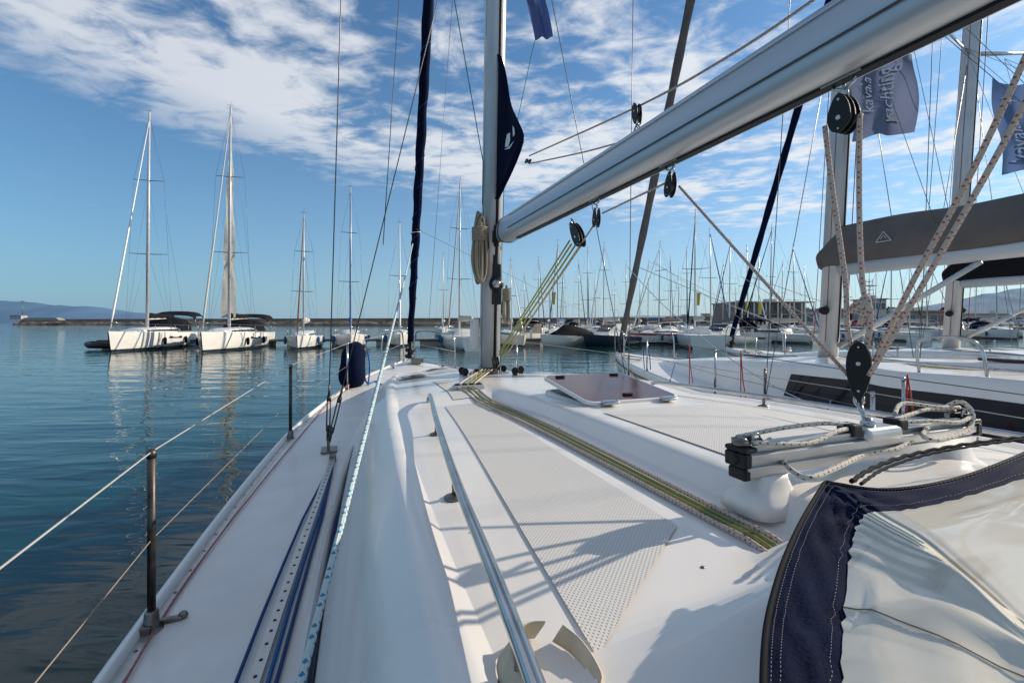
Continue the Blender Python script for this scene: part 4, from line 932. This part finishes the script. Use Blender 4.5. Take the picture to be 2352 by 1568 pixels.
# ============================================================ land, buildings, water
struct('water',MB().add([(-6000,-200,0),(6000,-200,0),(6000,9000,0),(-6000,9000,0)],[(0,1,2,3)],smooth=False),mat('tmp_water',(0,0,0)))
wm=bpy.data.materials.new('harbour_water');wm.use_nodes=True;nt=wm.node_tree;N=nt.nodes;K=nt.links
b=N['Principled BSDF'];b.inputs['Base Color'].default_value=(.001,.034,.034,1);b.inputs['Roughness'].default_value=.025;b.inputs['IOR'].default_value=1.31
tc=N.new('ShaderNodeTexCoord')
def wn(sx,sy,scale,det,rot=0,dist=.6):
    mp=N.new('ShaderNodeMapping');mp.inputs['Scale'].default_value=(sx,sy,1);mp.inputs['Rotation'].default_value=(0,0,rot);K.new(tc.outputs['Object'],mp.inputs['Vector'])
    n=N.new('ShaderNodeTexNoise');n.inputs['Scale'].default_value=scale;n.inputs['Detail'].default_value=det;n.inputs['Distortion'].default_value=dist;K.new(mp.outputs[0],n.inputs['Vector']);return n.outputs['Fac']
h1=wn(.35,1.2,.8,1,.2);h2=wn(.6,2,2.2,1.5,-.2)
hh=mth(nt,'MULTIPLY_ADD',h2,.24,h1)
bp=N.new('ShaderNodeBump');bp.inputs['Strength'].default_value=.36;bp.inputs['Distance'].default_value=.13;K.new(hh,bp.inputs['Height']);K.new(bp.outputs[0],b.inputs['Normal'])
bpy.data.objects['water'].data.materials[0]=wm
mb=MB();rg=[]
random.seed(3)
for i in range(200):
    u=i/199;x=-430+640*u;y=400-190*u;j=lambda a:random.uniform(-a,a)
    rg.append([Vector((x,y-9,-.5)),Vector((x,y-7+j(.8),1.2+j(.5))),Vector((x,y-4+j(.8),2.5+j(.5))),Vector((x,y-2,3.3+j(.25))),Vector((x,y-1.2,4.8)),Vector((x,y+1,4.8)),Vector((x,y+3,-.5))])
solo('breakwater',mb.loft(rg,closed=False,caps=False,smooth=False),rock,'long low brown stone breakwater closing the harbour on the left','breakwater')
r=thing('beacon_hut','small pale concrete hut with a lamp pole on the breakwater end at far left','hut',Matrix.Translation((-1.09*372,374,4.6)))
part('wall',MB().box((0,0,1.5),(9,5,3)),plaster,r);part('roof',MB().box((0,0,3.1),(9.6,5.6,.25)),concrete,r);part('lamp_pole',MB().tube([(3,0,0),(3,0,15)],.18,6).box((3,0,15),(4,.3,.25)),wire,r);part('ramp',MB().box((20,0,0.3),(32,6,2),taper=.8),concrete,r)
def hills(x0,x1,y,prof_,m):
    n=60;rows=[[],[],[]]
    for i in range(n+1):
        u=i/n;x=x0+(x1-x0)*u;h=prof_(u)*(1+.15*mnoise.noise(Vector((u*9,y*.01,0)))+.06*mnoise.noise(Vector((u*31,2,0))))
        rows[0].append(Vector((x,y,-5)));rows[1].append(Vector((x,y+300,h*.6)));rows[2].append(Vector((x,y+700,h)))
    return struct('hills',MB().loft(rows,closed=False,caps=False),m)
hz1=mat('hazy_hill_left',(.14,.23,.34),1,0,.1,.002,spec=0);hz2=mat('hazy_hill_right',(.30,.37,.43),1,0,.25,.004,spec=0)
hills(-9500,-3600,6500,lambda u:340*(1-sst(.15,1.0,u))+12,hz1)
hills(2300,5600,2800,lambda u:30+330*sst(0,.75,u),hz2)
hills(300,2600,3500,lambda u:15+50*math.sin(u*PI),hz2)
struct('quay',MB().box((95,250,.45),(190-62,320,1.5)).box((24,255,.4),(14,300,1.4)),concrete)
random.seed(5)
def building(px0,px1,pytop,d,depth,floors,m,label,terrace=False):
    x0=(px0-CX)/F*d;x1=(px1-CX)/F*d;w=x1-x0;h=E+(HY-pytop)/F*d-1.2
    r=thing('building',label,'building',Matrix.Translation(((x0+x1)/2,d+depth/2,1.2)))
    part('wall',MB().box((0,0,h/2),(w,depth,h)),m,r)
    part('roof',MB().box((0,0,h+.15),(w+.8,depth+.8,.3)),concrete,r,bevel=.03)
    fh=h/floors;n=max(2,int(w/2.6))
    for f in range(floors):
        for i in range(n):
            xx_=-w/2+w*(i+.5)/n;wo=part('window',MB().box((xx_,-depth/2-.03,fh*f+fh*.52),(w/n*.72,.08,fh*.58)),plaster if m is not plaster else alu,r)
            for sg in (-1,1): part('pane',MB().box((xx_+sg*w/n*.16,-depth/2-.08,fh*f+fh*.52),(w/n*.3,.04,fh*.5)),winm,wo)
        if terrace:
            part('terrace_slab',MB().box((0,-depth/2-1.6,fh*(f+1)),(w+.4,3.0,.22)),concrete,r);
            for i in range(n+1): part('terrace_post',MB().box((-w/2+w*i/n,-depth/2-2.9,fh*(f+.5)),(.18,.18,fh-.24)),white,r)
    part('rooftop_unit',MB().box((w*.2,0,h+.7),(min(2.5,w*.2),1.5,.9)),alu,r);part('rooftop_unit',MB().box((-w*.25,.5,h+.55),(1.2,1.2,.6)),alu,r)
    return r
building(1690,1850,695,105,12,2,tan,'two storey marina restaurant with terraces and flat roof',terrace=True)
building(1848,1990,712,112,10,1,plaster,'low white marina building right of the restaurant')
ct=building(2004,2036,688,105,6,2,plaster,'white control tower building with an antenna mast')
an=MB()
for a in (-.4,.4):
    for b_ in (-.4,.4): an.tube([(a*1.6,b_*1.6,5.8),(a,b_,11.2)],.06,4)
for k in range(5): an.box((0,0,6.6+k),(1.1,1.1,.08))
an.box((0,0,9.6),(2.4,1.8,.15)).tube([(0,0,11),(0,0,13.2)],.05,4)
part('antenna_mast',an,dsteel,ct)
building(2060,2180,715,118,10,1,tan,'low tan warehouse between control tower and parked cars')
building(2190,2420,722,125,14,1,plaster,'long low white harbour building at the right edge')
building(1560,1672,728,130,10,1,plaster,'low white quay building left of the restaurant')
def carthing(px,d,m,label,rot=0):
    r=thing('parked_car',label,'car',Matrix.Translation(((px-CX)/F*d,d,1.2))@Matrix.Rotation(rot,4,'Z'),'cars parked on the quay')
    side=[(-2.1,.35),(-2.12,.75),(-1.95,.95),(-1.1,1.0),(-.6,1.4),(.7,1.45),(1.5,1.0),(2.05,.9),(2.1,.35)]
    part('body',MB().prism([Vector((x,0,z)) for x,z in side],(0,1.7,0)),m,r,bevel=.08)
    for y in (-.86,.86): part('side_window',MB().add([Vector((x,y,z)) for x,z in ((-.95,1.02),(-.55,1.34),(.65,1.38),(1.25,1.02))],[(0,1,2,3)],smooth=False),dglass,r)
    for x in (-1.35,1.35):
        for y in (-.8,.8):
            w_=part('wheel',MB().lathe((x,y-.1,.32),(0,1,0),[(.2,0),(.32,.02),(.32,.18),(.2,.2)],14),blk,r);part('rim',MB().lathe((x,y-.105,.32),(0,1,0),[(.18,0),(.18,.21)],10),alu,w_)
cms=[mat('car_white',(.7,.7,.7),.3,0,0,1,0,1,.6),mat('car_grey',(.25,.27,.3),.3,.4,0,1,0,1,.6),mat('car_dark',(.03,.035,.05),.3,0,0,1,0,1,.6),mat('car_silver',(.5,.52,.55),.3,.6,0,1,0,1,.6),mat('car_red',(.35,.03,.03),.3,0,0,1,0,1,.6)]
for px,d,i,lb in ((2215,96,0,'white car parked on the quay right of the second mast'),(2300,96,3,'silver car parked on the quay near the right frame edge'),(2262,98,2,'dark car parked between the white and silver cars'),(2345,98,1,'grey car parked on the quay at the frame edge'),(2130,98,1,'grey car parked left of the second neighbouring mast'),(1930,98,0,'white car parked before the low marina building'),(1965,99,4,'red car parked beside the low marina building')):
    carthing(px,d,cms[i],lb,random.uniform(-.3,.3))
for px,py,lb in ((1600,686,'yellow pennant flag by the tallest mast of the row'),(1712,706,'yellow pennant flag left of the restaurant'),(1742,706,'yellow pennant flag before the restaurant terrace'),(1268,684,'yellow pennant flag near the black covered motorboat')):
    d=62;x=(px-CX)/F*d;z=E+(HY-py)/F*d
    r=thing('pennant',lb,'flag',Matrix.Translation((x,d,0)));part('pole',MB().tube([(0,0,0.5),(0,0,z+.9)],.03,5),wire,r)
    part('cloth',MB().loft([[Vector((.05+.45*v*(1-.3*u),.08*math.sin(v*5),z+.8-1.7*u)) for v in (0,.33,.66,1)] for u in (0,.3,.6,1)],closed=False,caps=False),yellow,r)
leaf=mat('foliage',(.055,.085,.03),.9,0,.4,1.5)
for px,d,h,lb in ((1665,128,5,'round green tree left of the restaurant'),(1900,122,5.5,'green tree between restaurant and low building'),(2050,125,5,'green tree right of the control tower'),(2188,130,6,'green tree behind the parked white car')):
    r=thing('tree',lb,'tree',Matrix.Translation(((px-CX)/F*d,d,1.2)))
    part('trunk',MB().tube([(0,0,0),(.1,0,h*.3),(.0,.1,h*.6)],[.25,.18,.08],7).tube([(.1,0,h*.3),(1,.3,h*.6)],.1,5,r2=.04),teak,r)
    cr_=MB()
    for i in range(900):
        v=Vector((random.gauss(0,1),random.gauss(0,1),random.gauss(0,1))).normalized()*random.uniform(.5,1)**.5
        rr_=1+.35*mnoise.noise(v*2+Vector((px,0,0)));p=Vector((v.x*h*.42*rr_,v.y*h*.42*rr_,h*.68+v.z*h*.34*rr_))
        a=Vector((random.uniform(-1,1),random.uniform(-1,1),random.uniform(-1,1))).normalized()*.35;b2=a.cross(Vector((.3,.5,.8))).normalized()*.28
        cr_.add([p-a,p+b2,p+a,p-b2],[(0,1,2,3)],smooth=False)
    part('crown',cr_,leaf,r)
# ============================================================ world, sun, camera
SE=math.radians(26);AZ_=math.radians(70)
wd=bpy.data.worlds.new('World');bpy.context.scene.world=wd;wd.use_nodes=True;nt=wd.node_tree;N=nt.nodes;K=nt.links
bgn=N['Background'];bgn.inputs['Strength'].default_value=.108
sky=N.new('ShaderNodeTexSky');sky.sky_type='NISHITA';sky.sun_disc=False;sky.sun_elevation=SE;sky.sun_rotation=AZ_;sky.air_density=1.0;sky.dust_density=.4;sky.ozone_density=1.6
tc=N.new('ShaderNodeTexCoord');sp=N.new('ShaderNodeSeparateXYZ');K.new(tc.outputs['Generated'],sp.inputs[0])
X,Y,Z=sp.outputs
def cmix(f,a,b):
    m=N.new('ShaderNodeMix');m.data_type='RGBA'
    for k,v in (('Factor',f),('A',a),('B',b)):
        if isinstance(v,tuple): m.inputs[k].default_value=v
        else: K.new(v,m.inputs[k])
    return m.outputs['Result']
hz=mth(nt,'MAXIMUM',Z,.03);u=mth(nt,'DIVIDE',X,hz);v=mth(nt,'DIVIDE',Y,hz)
cb=N.new('ShaderNodeCombineXYZ');K.new(u,cb.inputs[0]);K.new(v,cb.inputs[1])
def cn(sx,sy,rot,scale,det,ro,dist=0):
    mp=N.new('ShaderNodeMapping');mp.inputs['Scale'].default_value=(sx,sy,1);mp.inputs['Rotation'].default_value=(0,0,rot);mp.inputs['Location'].default_value=(3.7,1.3,0);K.new(cb.outputs[0],mp.inputs['Vector'])
    n=N.new('ShaderNodeTexNoise');n.inputs['Scale'].default_value=scale;n.inputs['Detail'].default_value=det;n.inputs['Roughness'].default_value=ro;n.inputs['Distortion'].default_value=dist;K.new(mp.outputs[0],n.inputs['Vector']);return n.outputs['Fac']
big=cn(.9,1.1,.6,1.2,4,.55,.5);puf=cn(1,1.25,.6,4.8,9,.60,.35)
az=mth(nt,'ARCTAN2',X,Y);el=mth(nt,'ARCSINE',Z)
azf=mth(nt,'MULTIPLY_ADD',az,.62,.45,clamp=True)
hcol=cmix(azf,(2.2,3.7,5.1,1),(5.7,6.6,7.3,1))
hzf=mth(nt,'MULTIPLY',mth(nt,'POWER',2.718,mth(nt,'MULTIPLY',mth(nt,'MAXIMUM',el,0),-5.0)),.92)
tint=N.new('ShaderNodeVectorMath');tint.operation='MULTIPLY';K.new(sky.outputs[0],tint.inputs[0]);tint.inputs[1].default_value=(.62,1.02,1.28)
base=cmix(hzf,tint.outputs[0],hcol)
lim=mth(nt,'MAXIMUM',mth(nt,'MULTIPLY_ADD',az,-.16,.195),.10)
f=mth(nt,'SUBTRACT',el,lim)
band=mth(nt,'MULTIPLY',f,9.0,clamp=True)
# broad bank centred on a line from upper left to mid centre: thickens just inside its lower edge
bank=mth(nt,'POWER',2.718,mth(nt,'MULTIPLY',mth(nt,'POWER',mth(nt,'DIVIDE',mth(nt,'SUBTRACT',f,.13),.15),2.0),-1.0))
lefty=mth(nt,'MULTIPLY_ADD',az,-1.6,.75,clamp=True)
dens=mth(nt,'ADD',mth(nt,'MULTIPLY',puf,1.3),mth(nt,'MULTIPLY',big,1.3))
dens=mth(nt,'ADD',dens,mth(nt,'MULTIPLY',band,.34))
dens=mth(nt,'ADD',dens,mth(nt,'MULTIPLY',mth(nt,'MULTIPLY',bank,lefty),.24))
mr=N.new('ShaderNodeMapRange');mr.interpolation_type='SMOOTHSTEP';mr.inputs['From Min'].default_value=1.50;mr.inputs['From Max'].default_value=1.96;K.new(dens,mr.inputs['Value'])
cf=mth(nt,'MULTIPLY',mr.outputs[0],mth(nt,'MULTIPLY_ADD',band,.84,.10))
ccol=cmix(azf,(6.2,6.6,7.3,1),(8.2,8.5,8.8,1))
K.new(cmix(cf,base,ccol),bgn.inputs['Color'])
sl_=bpy.data.lights.new('Sun','SUN');sl_.energy=5.0;sl_.angle=math.radians(.45);sl_.color=(1,.90,.76)
so=bpy.data.objects.new('Sun',sl_);C.objects.link(so)
sd_=Vector((math.sin(AZ_)*math.cos(SE),math.cos(AZ_)*math.cos(SE),math.sin(SE)))
so.rotation_euler=sd_.to_track_quat('Z','Y').to_euler();so.location=(20,10,30)
cam=bpy.data.cameras.new('Camera');co_=bpy.data.objects.new('Camera',cam);C.objects.link(co_)
cam.lens=36*F/2352;cam.sensor_width=36;cam.shift_y=-(784-HY)/2352;cam.clip_start=.02;cam.clip_end=20000
co_.location=(0,0,E);co_.rotation_euler=(math.radians(90),0,0)
bpy.context.scene.camera=co_
vs_=bpy.context.scene.view_settings;vs_.view_transform='Standard';vs_.look='None';vs_.exposure=0
